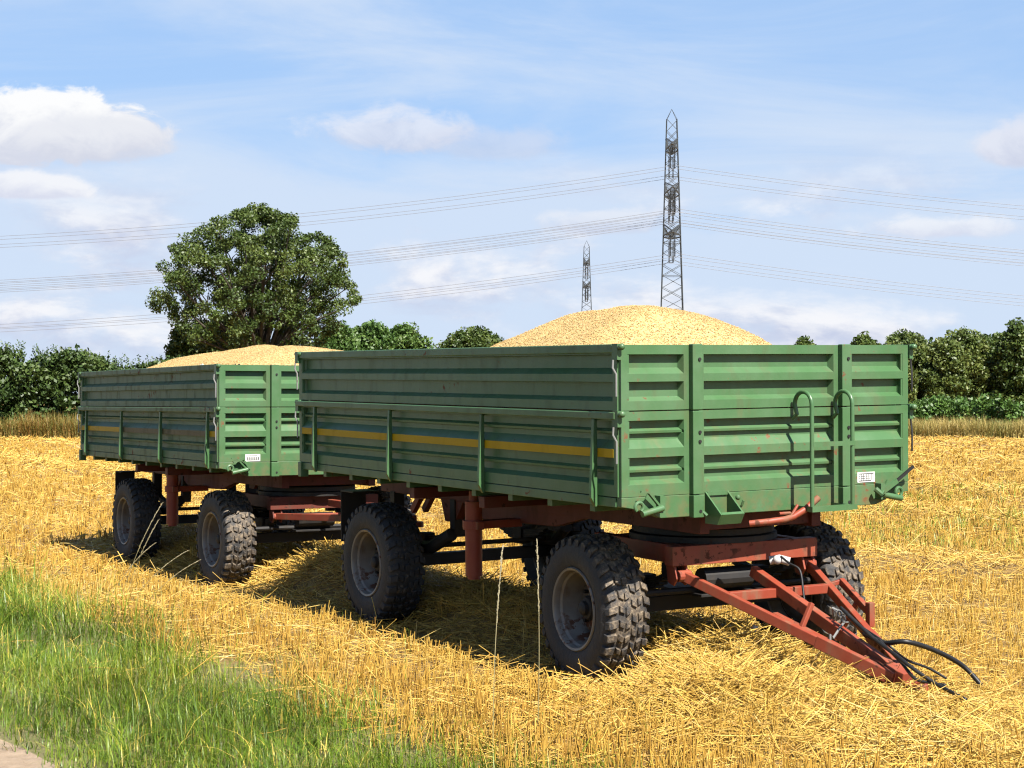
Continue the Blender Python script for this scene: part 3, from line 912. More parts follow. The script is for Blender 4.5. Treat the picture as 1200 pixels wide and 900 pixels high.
        cpts = [tip + Vector((-.62, .02, .30)), tip + Vector((-.58, -.02, .36)), tip + Vector((-.53, .03, .33)), tip + Vector((-.55, .05, .27)), tip + Vector((-.50, -.03, .25)), tip + Vector((-.47, -.12, .19)), tip + Vector((-.45, -.16, .22)), tip + Vector((-.44, -.17, .14))]
        mb.tube(cpts, .008, 6)
        for i in range(5):
            c = tip + Vector((-.56 + .03 * i, -.01 * i, .34 - .012 * i)); mb.lathe([(.014, -.004), (.022, -.004), (.022, .004), (.014, .004), (.014, -.004)], 10, 'y' if i % 2 else 'z', c)
        mb.build('chain', M['grey_metal'], root)
        # white coupling on the brake line
        p = iM @ at(913, 657, 11.25)
        mb = MB(); mb.tube([p + Vector((-.04, -.05, 0)), p + Vector((0, 0, .012)), p + Vector((.05, .05, -.005))], .03, 10); mb.sphere(p + Vector((.02, -.03, .01)), .032, 8)
        mb.build('brake_coupling', M['white'], root, smooth=True)
        # ladder
        mb = MB(); so = .2
        for y in (.165, .520):
            pts = [(.01, y - .0, 1.77), (.05, y, 1.80)] + arc((so - .085, y, 1.865), .085, 180, 0, 10) + [(so, y, 1.6), (so, y, 1.17)]
            mb.tube(pts, .0145, 10)
        mb.beam((so, .165, 1.602), (so, .535, 1.602), .03, .03)
        mb.box(so - .03, so + .02, .15, .545, 1.155, 1.19)
        mb.beam((.0, .175, 1.172), (so, .175, 1.172), .03, .03); mb.beam((.0, .52, 1.172), (so, .52, 1.172), .03, .03)
        mb.build('ladder', M['green'], root, smooth=True)
        # grain outlet chute
        mb = MB()
        for y in (-.565, -.385):
            mb.prism([(.002, 1.31), (.17, 1.172), (.13, 1.105), (.002, 1.105)], 'y', y - .006, y + .006)
        mb.prism([(.155, 1.185), (.17, 1.172), (.13, 1.105), (.115, 1.105)], 'y', -.558, -.392)
        mb.box(.002, .012, -.558, -.392, 1.285, 1.31)
        mb.tube([(.05, -.36, 1.165), (.10, -.345, 1.22), (.11, -.34, 1.25)], .008, 6); mb.tube([(.03, -.63, 1.2), (.06, -.60, 1.16)], .012, 8)
        mb.sphere((.04, -.33, 1.265), .018, 6)
        mb.build('outlet_chute', M['green'], root)
        # red tilt lever under the headboard
        mb = MB()
        mb.tube([(.02, -.22, 1.085), (.10, -.11, 1.10), (.12, .0, 1.11), (.125, .07, 1.125), (.13, .17, 1.17), (.135, .275, 1.24)], .022, 10)
        mb.tube([(.125, .03, 1.12), (.13, .06, 1.15), (.13, .10, 1.20)], .010, 8); mb.tube([(.12, -.05, 1.15), (.125, .04, 1.15)], .010, 8)
        mb.build('tilt_lever', M['red'], root, smooth=True)
        # data plate
        pl = MB(); pl.box(.0005, .004, .745, .905, 1.315, 1.385); plo = pl.build('data_plate', M['label_white'], root)
        pk = MB()
        pk.box(.0042, .0056, .757, .893, 1.371, 1.377); pk.box(.0042, .0056, .757, .87, 1.322, 1.329)
        for i, y in enumerate((.78, .80, .825, .848, .872)): pk.box(.0042, .0056, y - .0022, y + .0022, 1.3295, 1.3705)
        for z in (1.342, 1.357):
            for y in (.757, .783, .803, .828, .851): pk.box(.0042, .0056, y, y + .014, z - .002, z + .002)
        pk.build('plate_print', M['label_ink'], plo)
    # tipping pivots at the front corners
    def pivot(ys, lever, swap):
        mb = MB(); c = 1.215
        y0, y1 = ys
        mb.tube([(.06, y0, c - .02), (.06, y1, c + .012)], .021, 12)
        mb.box(.002, .06, y1 - .02, y1 + .02, c - .02, c + .09)
        e = arc((.055, y0 - .02, c + .025), .03, -60, 230, 10, 'yz')
        mb.tube(e, .012, 8)
        if lever: mb.beam((.06, y1 - .02, c), (.075, y1 + lever[0], c + lever[1]), .028, .016)
        mb.prism([(min(y0, y1) + .02, c), (max(y0, y1), c), (max(y0, y1), c + .06), ((y0 + y1) / 2, c + .11)], 'x', .002, .014)
        return mb
    mb = pivot((-1.11, -.95), None, False); mb.beam((.05, -.97, 1.24), (.06, -1.06, 1.33), .02, .014); mb.beam((.06, -1.055, 1.33), (.06, -1.12, 1.338), .012, .012)
    if not near:
        mb.beam((.05, -1.10, 1.30), (.06, -.99, 1.335), .03, .02); mb.beam((.05, -1.0, 1.33), (.06, -.93, 1.235), .03, .02)
    mb.build('tipping_pivot', M['green'], root, smooth=True)
    mb = pivot((1.10, .93), None, True)
    mb.beam((.06, .90, 1.235), (.075, 1.04, 1.32), .03, .03)
    mb.tube([(.05, .865, 1.27), (.07, .90, 1.235), (.06, .92, 1.25)], .02, 8)
    po = mb.build('tipping_pivot', M['green'], root, smooth=True)
    mb = MB(); mb.beam((.075, 1.035, 1.315), (.09, 1.185, 1.415), .018, .018); mb.build('lever', M['black'], po)
    if not near:
        pl = MB(); pl.box(.0005, .004, -.955, -.80, 1.305, 1.375); plo = pl.build('data_plate', M['label_white'], root)
        pk = MB(); pk.box(.0042, .0056, -.945, -.83, 1.357, 1.363)
        for i in range(7): pk.box(.0042, .0056, -.943 + i * .02, -.93 + i * .02, 1.318, 1.347)
        pk.box(.0042, .0056, -.945, -.82, 1.314, 1.318)
        pk.build('plate_print', M['label_ink'], plo)
    # rear coupling hook
    mb = MB(); mb.box(-L - .05, -L + .2, -.12, .12, .93, 1.16); mb.tube([(-L - .03, 0, 1.02), (-L - .12, 0, 1.05), (-L - .16, 0, 1.0), (-L - .12, 0, .93)], .03, 10)
    mb.beam((-L + .1, -.06, 1.0), (-L - .1, -.06, .80), .05, .06); mb.beam((-L + .1, .06, 1.0), (-L - .1, .06, .80), .05, .06)
    mb.build('tow_hook', M['red'], root, smooth=True)
    return root
T1 = make_trailer(True)
T2 = make_trailer(False)

# ------------------------------------------------------------------ grain heaps
def grain_heap(Mx, L, humps, label, seed, amp, off=0.0, cap=.30):
    nx, ny = 150, 74
    u = np.linspace(-L + .07, -.065, nx); v = np.linspace(-1.165, 1.165, ny)
    U, V_ = np.meshgrid(u, v)
    e = np.minimum(np.minimum(U + L - .07, -.065 - U) * .80, 1.165 - np.abs(V_))
    z0 = 2.205 + 0.55 * e
    peak = np.full_like(U, -.10)
    for ua, ub, h, sl_ in humps:
        du = np.maximum(np.maximum(U - ua, ub - U), 0)
        r2 = np.sqrt((du * 1.05) ** 2 + ((V_ + off) * 1.0) ** 2 + .03) - .17
        peak = np.maximum(peak, h - sl_ * r2)
    peak = -np.log(np.exp(-18 * peak) + np.exp(-18 * (cap + .06 * (fbm(U * .9, V_ * .9, seed + 3, 2) - .5)))) / 18
    top = 2.262 + peak
    k = 16.0
    z = -np.log(np.exp(-k * z0) + np.exp(-k * top)) / k + .02
    z += (fbm(U * 2.2, V_ * 2.2, seed, 4) - .5) * amp * np.clip(e * 3, 0, 1)
    P = np.stack([U, V_, z], -1).reshape(-1, 3)
    i = np.arange((ny - 1) * (nx - 1)); r, c = i // (nx - 1), i % (nx - 1); q = r * nx + c
    F = [tuple(x) for x in np.stack([q, q + 1, q + nx + 1, q + nx], 1).tolist()]
    # body below: sides down to the bed
    ring = [j for j in range(nx)] + [(j + 1) * nx - 1 for j in range(1, ny)] + [(ny - 1) * nx + j for j in range(nx - 2, -1, -1)] + [j * nx for j in range(ny - 2, 0, -1)]
    base = len(P); Pb = P[ring].copy(); Pb[:, 2] = 1.30
    P = np.vstack([P, Pb]); m = len(ring)
    F += [(ring[a], base + a, base + (a + 1) % m, ring[(a + 1) % m]) for a in range(m)]
    # individual grains lying on the surface give it its rough skin
    n = 36000
    gu = u[0] + .03 + (u[-1] - u[0] - .06) * rng.random(n); gv = v[0] + .03 + (v[-1] - v[0] - .06) * rng.random(n)
    fi = (gu - u[0]) / (u[1] - u[0]); fj = (gv - v[0]) / (v[1] - v[0]); ii = fi.astype(int); jj = fj.astype(int)
    gz = z[jj, ii] * (1 - (fi - ii)) * (1 - (fj - jj)) + z[jj, ii + 1] * (fi - ii) * (1 - (fj - jj)) + z[jj + 1, ii] * (1 - (fi - ii)) * (fj - jj) + z[jj + 1, ii + 1] * (fi - ii) * (fj - jj)
    az = rng.random(n) * 6.283; el = rng.normal(0, .5, n); l = .006 + .005 * rng.random(n); w = .003 + .002 * rng.random(n)
    d = np.stack([np.cos(az) * np.cos(el), np.sin(az) * np.cos(el), np.sin(el)], 1)
    s = np.stack([-np.sin(az), np.cos(az), 0 * az], 1); t = np.cross(d, s)
    c = np.stack([gu, gv, gz + .002], 1)
    G = np.stack([c - d * l[:, None], c + s * w[:, None], c + t * w[:, None], c - s * w[:, None], c - t * w[:, None], c + d * l[:, None]], 1)
    gb = len(P); P = np.vstack([P, G.reshape(-1, 3)])
    off = gb + np.arange(n)[:, None, None] * 6
    tri = (off + np.array([[0, 1, 2], [0, 2, 3], [0, 3, 4], [0, 4, 1], [5, 2, 1], [5, 3, 2], [5, 4, 3], [5, 1, 4]])[None]).reshape(-1, 3)
    me = bpy.data.meshes.new('grain_heap')
    nq = len(F); F = np.array(F, np.int32)
    nv = len(P); me.vertices.add(nv); me.vertices.foreach_set('co', P.astype(np.float32).ravel())
    loops = np.concatenate([F.ravel(), tri.ravel()]).astype(np.int32)
    me.loops.add(len(loops)); me.loops.foreach_set('vertex_index', loops)
    starts = np.concatenate([np.arange(nq) * 4, nq * 4 + np.arange(len(tri)) * 3]).astype(np.int32)
    me.polygons.add(len(starts)); me.polygons.foreach_set('loop_start', starts)
    me.update(calc_edges=True)
    sm = np.zeros(len(starts), bool); sm[:nq] = True; me.polygons.foreach_set('use_smooth', sm)
    me.materials.append(M['grain'])
    o = bpy.data.objects.new('grain_heap', me); link(o)
    o.matrix_world = Mx
    tag(o, label, 'grain', 'grain heaped in the trailers')
grain_heap(M1, 4.967, [(-1.12, -1.85, .355, .54)], 'golden grain heaped in one broad dome in the nearer trailer', 5, .07, .13, .315)
grain_heap(M2, 5.063, [(-.55, -.85, .265, .32), (-1.9, -2.3, .265, .30), (-3.2, -3.8, .225, .34)], 'golden grain heaped in two low humps in the farther trailer', 8, .06)

# ------------------------------------------------------------------ small loose things
mb = MB(); mb.lathe([(.001, -.032), (.02, -.03), (.031, -.012), (.033, .008), (.024, .027), (.001, .034)], 18, 'z')
cp = mb.build('ball', M['white'], smooth=True, loc=at(884, 738, 11.75)); tag(cp, 'small white plastic ball on the straw under the drawbar', 'ball')

def rag(name, mat, px, py, Y, w, h, label, fold):
    n = 9; V = []; 
    for j in range(n):
        for i in range(n):
            a, b = i / (n - 1) - .5, j / (n - 1)
            V.append((a * w * (1 - .35 * b) + .02 * math.sin(5 * b + fold), -.012 - .018 * math.sin(9 * a + fold) * b - .03 * (b < .15), h * (.12 - b) + .015 * math.sin(7 * a)))
    F = [(j * n + i, j * n + i + 1, (j + 1) * n + i + 1, (j + 1) * n + i) for j in range(n - 1) for i in range(n - 1)]
    o = np_mesh(name, V, F, M[mat], smooth=True)
    so = o.modifiers.new('thickness', 'SOLIDIFY'); so.thickness = .006
    o.location = at(px, py, Y); o.rotation_euler = (0, .25, -.5)
    tag(o, label, 'rag', 'rags on the farther trailer')
rag('rag', 'white', 238.5, 428.5, 17.18, .055, .085, 'small white rag caught on the top edge of the farther trailer side', .3)
rag('rag', 'fabric_black', 280, 428.5, 16.80, .07, .12, 'small black rag hanging over the top edge of the farther trailer headboard', 1.7)

def grass_stem(base, top, bow, label, head_l, drooping=False, mat='stem'):
    base, top = Vector(base), Vector(top); side = Vector((bow, 0, 0))
    root = empty('grass_stem', base)
    n = 14; pts = []
    L = (top - base)
    for i in range(n + 1):
        t = i / n
        pts.append(L * t + side * (math.sin(math.pi * t) if not drooping else (t ** 2.4)) + (Vector((0, 0, -abs(bow) * .35 * t ** 4)) if drooping else Vector()))
    def straw(points, r0, r1, name, seeds):
        mb = MB(); mb.tube(points, r0, 5, r1=r1)
        nv = len(mb.v)
        if seeds:
            rr = random.Random(int(abs(base.x) * 1000) + len(points))
            m = len(points) - 1
            for k in range(seeds):
                t = k / seeds * m; i = min(int(t), m - 1); p = points[i].lerp(points[i + 1], t - i); d = (points[i + 1] - points[i]).normalized()
                o = Vector((rr.uniform(-1, 1), rr.uniform(-1, 1), rr.uniform(-.2, .3))).normalized() * .35 + d
                mb.tube([p, p + o.normalized() * rr.uniform(.012, .026)], .0035, 4, r1=.0012)
        o = mb.build(name, M[mat], root)
        zs = np.array([v[2] for v in mb.v]); a = o.data.attributes.new('rnd', 'FLOAT', 'POINT')
        zmax = max(zs.max(), .1)
        a.data.foreach_set('value', np.clip(.1 + .8 * zs / max(L.z, .1), 0, 1).astype(np.float32))
        return o
    cut = int(n * (1 - head_l))
    straw(pts[:cut + 1], .0028, .002, 'stem', 0)
    straw(pts[cut:], .003, .0015, 'seed_head', 46 if not drooping else 60)
    tag(root, label, 'grass', 'tall grass stems by the trailers')
    return root
def gz(x, y): return float(ground_h(np.array(x), np.array(y)))
def P0(x, y): return (x, y, gz(x, y) - .02)
g1 = at(589, 640, 8.9); grass_stem(P0(-.10, 8.75), g1, -.015, 'tall thin dry grass stem rising before the gap between the nearer trailer wheels', .30)
g2 = at(629, 632, 9.0); grass_stem(P0(.135, 9.0), g2, .012, 'tall dry grass stem just left of the nearest front wheel', .35)
for i, (bx, by, px, py, Y, bow, lab) in enumerate([
    (140, 700, 178, 585, 15.6, .10, 'pale drooping grass head highest against the rear wheel of the farther trailer'),
    (146, 700, 176, 606, 15.8, .08, 'pale grass head just below the highest one against the far rear wheel'),
    (128, 690, 168, 632, 16.0, .11, 'pale bent grass head crossing low over the far rear wheel'),
    (150, 705, 205, 640, 15.5, .12, 'pale arching grass head at the right foot of the far rear wheel'),
    (168, 705, 222, 652, 15.5, .10, 'pale arching grass head beside the shaded straw, rightmost of the drooping ones')]):
    b = at(bx, by, Y); grass_stem((b.x, b.y, gz(b.x, b.y) - .01), at(px, py, Y), bow, lab, .45, True)

# ------------------------------------------------------------------ vegetation
def leaf_quads(C, size, rnd, up=.35, aspect=.62):
    """one bent leaf-sized face per point"""
    n = len(C)
    nrm = rng.normal(size=(n, 3)); nrm[:, 2] += up; nrm = unit(nrm)
    t = unit(np.cross(nrm, rng.normal(size=(n, 3)))); b = np.cross(nrm, t)
    s = size[:, None]
    V = np.stack([C - t * s, C - b * s * aspect, C + t * s + nrm * s * .25, C + b * s * aspect], 1).reshape(-1, 3)
    F = np.arange(n * 4).reshape(-1, 4)
    return V, F, np.repeat(rnd, 4)

def clump_leaves(cl, per, size, flat=.75):
    """cl: array of (x,y,z,r)"""
    n = len(cl); idx = np.repeat(np.arange(n), per)
    d = unit(rng.normal(size=(len(idx), 3))); rr = rng.random(len(idx)) ** .45
    C = cl[idx, :3] + d * (rr * cl[idx, 3])[:, None] * np.array([1, 1, flat])
    tone = rng.random(n)[idx] * .55 + rng.random(len(idx)) * .45
    sz = size * (.65 + .7 * rng.random(len(idx)))
    return leaf_quads(C, sz, tone)

def limbs(mb, base, tips, r0, h0, seed):
    """tapered trunk with limbs reaching the given tips"""
    rr = random.Random(seed)
    base = Vector(base); fork = base + Vector((0, 0, h0))
    mb.tube([base - Vector((0, 0, .3)), base + Vector((0, 0, .2)), base + Vector((.03, .02, h0 * .6)), fork], r0 * 1.25, 10, r1=r0 * .8)
    for tp in tips:
        tp = Vector(tp); k = rr.uniform(.75, 1.0)
        st = base + Vector((0, 0, h0 * k)); d = tp - st
        m1 = st + d * .35 + Vector((0, 0, d.length * .12)) + Vector((rr.uniform(-.2, .2), rr.uniform(-.2, .2), 0)); m2 = st + d * .7 + Vector((rr.uniform(-.3, .3), rr.uniform(-.3, .3), d.length * .06))
        mb.tube([st, m1, m2, tp], r0 * .45, 6, r1=r0 * .06)
        for k in range(2):
            q = m2 + Vector((rr.uniform(-1, 1), rr.uniform(-1, 1), rr.uniform(.1, 1))) * d.length * .22
            mb.tube([m1.lerp(m2, .5 + .4 * k), (m2 + q) / 2, q], r0 * .16, 5, r1=r0 * .03)

def envelope_tree(name, base, prof, n_cl, cl_r, per, leaf, mat, trunk_r, fork_h, label, cat='tree', group=None, seed=1, nlimb=14, flat=.75, sx=1.0, inner=.35, lumpy=.30):
    """prof: list of (height, radius) silhouette; clumps fill the outer shell"""
    root = empty(name, base)
    hs = np.array([p[0] for p in prof]); rs = np.array([p[1] for p in prof])
    lr = np.random.default_rng(seed)
    w = rs[:-1] + rs[1:]; 
    hh = lr.random(n_cl * 3) * (hs[-1] - hs[0]) + hs[0]
    rad = np.interp(hh, hs, rs); keep = lr.random(len(hh)) < (rad / rs.max()) ** .8; hh, rad = hh[keep][:n_cl], rad[keep][:n_cl]
    az = lr.random(len(hh)) * 6.283
    lump = 1.0 - .5 * lumpy + lumpy * vnoise(az * 2.2 + seed * 7, hh * .75, seed)
    q = np.maximum(inner, lr.random(len(hh)) ** .5)
    rr = np.maximum(rad - cl_r * .6, .05) * q * lump
    cl = np.stack([rr * np.cos(az) * sx, rr * np.sin(az), hh, cl_r * (.65 + .6 * lr.random(len(hh)))], 1)
    V, F, A = clump_leaves(cl, per, leaf, flat)
    np_mesh('crown', V, F, mat, root, {'rnd': A})
    mb = MB(); pick = lr.choice(len(cl), min(nlimb, len(cl)), replace=False)
    limbs(mb, (0, 0, 0), [tuple(cl[i, :3]) for i in pick], trunk_r, fork_h, seed)
    mb.build('trunk', M['bark'], root, smooth=True)
    tag(root, label, cat, group)
    return root

# oak behind the farther trailer
YO = 110.0
def zo(py, Y): return at(600, py, Y).z
ob = at(303, 468, YO); s_ = YO / FPX
envelope_tree('oak_tree', (ob.x, YO, 0), [(zo(420, YO), 3.6), (zo(398, YO), 5.0), (zo(372, YO), 6.3), (zo(345, YO), 7.1), (zo(322, YO), 6.8), (zo(296, YO), 5.9), (zo(274, YO), 4.5), (zo(258, YO), 2.9), (zo(247, YO), 1.2), (zo(243, YO), .4)], 440, .62, 200, .088, M['leaf_oak'], .36, 3.6, 'large broad oak tree standing alone above the farther trailer', 'tree', seed=4, nlimb=60, inner=.15, lumpy=.42, flat=.8)

def hedge_run(name, x0, x1, Y, depth, top, mat, label, seed, per=95, cl_r=.55, leaf=.10, dens=3.2, cat='hedge', group=None, spikes=0):
    """a bushy hedge from x0 to x1; top(x) its height"""
    root = empty(name, ((x0 + x1) / 2, Y, 0)); cx = (x0 + x1) / 2
    lr = np.random.default_rng(seed)
    n = int((x1 - x0) * dens * 7)
    x = x0 + (x1 - x0) * lr.random(n); t = np.array([top(a) for a in x]) * (.86 + .28 * vnoise(x * .8, x * 0, seed))
    z = t * lr.random(n) ** .85; z = np.clip(z, .15, t - .25)
    y = (lr.random(n) - .5) * depth * (1 - .35 * (z / t) ** 2)
    cl = np.stack([x - cx, y, z, cl_r * (.6 + .7 * lr.random(n))], 1)
    V, F, A = clump_leaves(cl, per, leaf, .9)
    if spikes:
        sx = x0 + (x1 - x0) * lr.random(spikes); st = np.array([top(a) for a in sx])
        k = 26; tt = np.tile(np.linspace(0, 1, k), spikes); ii = np.repeat(np.arange(spikes), k)
        hh = .35 + .55 * lr.random(spikes)
        C = np.stack([sx[ii] - cx + .06 * lr.normal(size=len(ii)) + (lr.normal(0, .12, spikes))[ii] * tt, .06 * lr.normal(size=len(ii)) + ((lr.random(spikes) - .5) * depth * .6)[ii], st[ii] * .93 + hh[ii] * tt], 1)
        V2, F2, A2 = leaf_quads(C, leaf * (.8 - .35 * tt), .3 + .6 * lr.random(len(ii)))
        F = np.vstack([F, F2 + len(V)]); V = np.vstack([V, V2]); A = np.concatenate([A, A2])
    np_mesh('foliage', V, F, mat, root, {'rnd': A})
    mb = MB()
    for i in range(max(3, int((x1 - x0) * 1.0))):
        xx = x0 + (x1 - x0) * (i + .5 * lr.random()) / max(3, int((x1 - x0) * 1.0)); hh = top(xx) * .8
        mb.tube([(xx - cx, 0, -.2), (xx - cx + .1, .05, hh * .5), (xx - cx + lr.normal(0, .25), .1, hh)], .05, 5, r1=.012)
    mb.beam((x0 - cx, 0, -.15), (x1 - cx, 0, -.15), .12, .1)
    mb.build('branches', M['bark'], root, smooth=True)
    tag(root, label, cat, group)
    return root

YH = 80.0
hx = lambda px: (px - 600) / FPX * YH
def left_top(x):
    px = x / YH * FPX + 600
    return float(np.interp(px, [-300, -60, 0, 50, 95, 150, 190, 260, 330], [4.0, 4.2, 4.25, 4.05, 3.75, 3.45, 3.5, 3.5, 3.2]))
hedge_run('field_hedge', hx(-300), hx(345), YH + 1.2, 2.4, left_top, M['leaf_hedge'], 'tall dark wild hedge along the far field edge left of the trailers', 31, per=95, cl_r=.5, leaf=.11, dens=7.0, spikes=190)
def right_top(x): return 1.9
hedge_run('field_hedge', hx(640), hx(1480), YH + 3.0, 1.8, right_top, M['leaf_bright'], 'low bright green hedge in front of the trees at the right', 33, per=85, cl_r=.42, leaf=.095, dens=2.6)

def margin(name, x0, x1, y0, y1, n, h, mat, label, cat):
    x = x0 + (x1 - x0) * rng.random(n); y = y0 + (y1 - y0) * rng.random(n)
    hh = h * (.55 + .6 * rng.random(n)) * (.6 + .8 * fbm(x * .5, y * .5, 71, 3))
    rnd = np.clip(rng.random(n) * .6 + .8 * (fbm(x * .35, y * .1, 73, 3) - .3), 0, 1)
    V, F, A = blades(x, y, np.zeros(n) - .02, hh, np.full(n, .016), rnd, 1.1)
    o = np_mesh(name, V, F, mat, attr={'rnd': A}); tag(o, label, cat, kind='stuff')
margin('margin_grass', hx(560), hx(1500), YH - 1.6, YH + 2.2, 60000, 1.05, M['dry_grass'], 'strip of tall dry grass at the foot of the right hedge', 'grass')
margin('margin_weeds', hx(-320), hx(420), YH - 1.4, YH + .6, 30000, 1.2, M['dock'], 'rusty dock weeds and grass at the foot of the left hedge', 'weeds')

# tree row at the right
YT = 118.0
tx = lambda px, Y=YT: (px - 600) / FPX * Y
row = [
    (1078, 386, 20, 'leaf_birch', 'leafy tree beside the right edge of the nearer trailer, first of the right row', 41),
    (1108, 399, 17, 'leaf_birch', 'lower tree in a dip of the right row, second from the trailer', 42),
    (1138, 386, 21, 'leaf_birch', 'yellowish green rounded tree near the middle of the right row', 43),
    (1166, 392, 18, 'leaf_oak', 'dull green tree between the rounded tree and the tall dark one', 44),
    (1192, 379, 19, 'leaf_oak', 'tallest dark crown of the right row at the photo edge', 45),
    (1228, 384, 22, 'leaf_birch', 'tree just beyond the right edge of the photo', 46),
    (1265, 390, 20, 'leaf_oak', 'second tree beyond the right edge of the photo', 47),
    (1048, 404, 15, 'leaf_birch', 'tree mostly hidden behind the right end of the nearer trailer', 48),
    (1021, 393, 14, 'leaf_oak', 'small crown showing its tip above the ladder end of the trailer', 49),
    (952, 398, 13, 'leaf_oak', 'twig tips showing just above the trailer headboard', 50)]
for px, top, hw, mt, lab, sd in row:
    H = zo(top, YT); w = hw / FPX * YT * 1.75
    prof = [(.4, w * .8), (1.6, w * .95), (H * .45, w), (H * .74, w * .95), (H * .92, w * .68), (H - .1, w * .3)]
    envelope_tree('field_tree', (tx(px), YT + (sd % 3) * 2.0, 0), prof, 190, .55, 120, .12, M[mt], .13, H * .3, lab, 'tree', 'trees in the row at the right', sd, nlimb=10, flat=.95, inner=.3)
back_rank = [(1062, 396, 'wide dull tree standing behind the gap beside the trailer end', 71), (1093, 401, 'dark low tree filling the gap behind the first and second trees of the right row', 72), (1123, 398, 'dark tree behind the gap left of the rounded yellowish tree', 73),
             (1152, 397, 'dark tree behind the gap right of the rounded yellowish tree', 74), (1180, 392, 'dark tree behind the gap beside the tallest crown', 75), (1210, 390, 'dark tree behind the row at the very edge of the photo', 76)]
for px, top, lab, sd in back_rank:
    Y = YT + 9; H = zo(top, Y); w = 1.9
    envelope_tree('field_tree', ((px - 600) / FPX * Y, Y, 0), [(.3, w * .9), (H * .5, w), (H * .78, w), (H * .93, w * .7), (H - .1, w * .3)], 150, .6, 100, .14, M['leaf_oak'], .13, H * .3, lab, 'tree', 'trees in the row at the right', sd, nlimb=8, flat=.95, inner=.3)
# trees filling the row behind the trailer, seen through gaps under the bed
# bushes beyond the trailers
YB = 128.0
def bush(px, top, halfpx, Y, mt, lab, sd, name='round_tree', flat=.9, peaky=False):
    H = zo(top, Y); w = halfpx / FPX * Y
    prof = [(.5, w * .9), (H * .3, w), (H * .6, w), (H * .85, w * .85), (H - .1, w * .4)]
    envelope_tree(name, ((px - 600) / FPX * Y, Y, 0), prof, 230, .7, 150, .14, M[mt], .2, H * .3, lab, 'tree', None, sd, nlimb=12, flat=flat, inner=.3)
bush(398, 384, 36, YB, 'leaf_fir', 'bright green tree peeping over the farther grain heap, right of the oak', 61)
bush(436, 381, 40, YB + 3, 'leaf_fir', 'bright green tree in the middle of the clump right of the oak', 62)
bush(474, 386, 36, YB, 'leaf_fir', 'bright green tree at the right end of the clump beside the oak', 63)
bush(552, 387, 50, YB + 18, 'leaf_oak', 'dark rounded tree showing alone above the nearer trailer side', 64)
bush(216, 384, 26, YO + 6, 'leaf_oak', 'smaller dark tree at the left foot of the oak', 65)
bush(262, 372, 36, YO + 8, 'leaf_hedge', 'bushy understorey tree directly behind the oak trunk', 66)

# ------------------------------------------------------------------ pylons and power lines
def lattice(mb, h0, h1, w0, w1, n, t, skipbase=False):
    """square tapering tower between heights: corner legs and X bracing"""
    cs = [(-1, -1), (1, -1), (1, 1), (-1, 1)]
    hs = [h0 + (h1 - h0) * i / n for i in range(n + 1)]
    W = lambda h: w0 + (w1 - w0) * (h - h0) / (h1 - h0)
    for c in cs:
        mb.beam((c[0] * w0 / 2, c[1] * w0 / 2, h0), (c[0] * w1 / 2, c[1] * w1 / 2, h1), t * 1.7, t * 1.7, up=(c[0], c[1], .1))
    for i in range(n):
        a, b = hs[i], hs[i + 1]; wa, wb = W(a) / 2, W(b) / 2
        for k in range(4):
            c, d = cs[k], cs[(k + 1) % 4]
            p = lambda cc, w, h: (cc[0] * w, cc[1] * w, h)
            if (i + k) % 2 == 0: mb.beam(p(c, wa, a), p(d, wb, b), t, t)
            else: mb.beam(p(d, wa, a), p(c, wb, b), t, t)
            if i % 3 == 0: mb.beam(p(c, wa, a), p(d, wa, a), t, t)
            if k % 2 == 0: mb.beam(p(d, wa, a), p(c, wb, b), t * .8, t * .8)

def pylon(px, top_py, Y, label, base_w, waist_w, arms, bundle=True, rot=0.0):
    H = zo(top_py, Y); x = (px - 600) / FPX * Y
    root = empty('power_pylon', (x, Y, 0), (0, 0, rot))
    mb = MB(); hb = H * .965
    lattice(mb, 0, hb, base_w, waist_w, 26, .085)
    for c in ((-1, -1), (1, -1), (1, 1), (-1, 1)):
        mb.beam((c[0] * waist_w / 2, c[1] * waist_w / 2, hb), (0, 0, H), .05, .05)
    mb.build('tower', M['galv'], root)
    for z, ln in arms:
        w = base_w + (waist_w - base_w) * z / hb
        for s in (-1, 1):
            mb = MB()
            for e in (-1, 1):
                mb.beam((e * w / 2, s * w / 2, z), (0, s * ln, z + .2), .2, .2); mb.beam((e * w / 2, s * w / 2, z + 2.0), (0, s * ln, z + .3), .16, .16)
            for k in range(1, 8):
                f = k / 8; yy = s * (w / 2 + (ln - w / 2) * f); ww = w / 2 * (1 - f); zz = z + .2 * f; zt = z + 2.0 - 1.7 * f
                mb.beam((-ww, yy, zz), (ww, yy, zz), .07, .07); mb.beam((-ww, yy, zz), (-ww, yy, zt), .07, .07); mb.beam((ww, yy, zz), (ww, yy, zt), .07, .07)
                mb.beam((-ww, yy, zz), (ww, yy - s * (ln / 8), zt + .2), .06, .06)
            ar = mb.build('cross_arm', M['galv'], root)
            for yy in ([ln * .97] if ln < 7.5 else [ln * .97, ln * .55]):
                mi = MB()
                for e in (-.35, .35):
                    prof = []
                    for k in range(16):
                        prof += [(.07, -4.0 + k * .23), (.23, -4.0 + k * .23 + .06), (.07, -4.0 + k * .23 + .16)]
                    mi.lathe(prof, 8, 'z', (e, s * yy, z + .1))
                mi.tube([(-.45, s * yy, z - 4.0), (.45, s * yy, z - 4.0)], .07, 6)
                mi.tube([(-.35, s * yy, z - 4.0), (-.35, s * yy, z + .2)], .05, 6); mi.tube([(.35, s * yy, z - 4.0), (.35, s * yy, z + .2)], .05, 6)
                mi.build('insulator', M['galv_dark'], ar)
    tag(root, label, 'pylon', 'lattice power pylons')
    return x, H
YP = 290.0
ARMS = [(zo(176, YP), 6.6), (zo(228, YP), 9.6), (zo(277, YP), 6.8)]
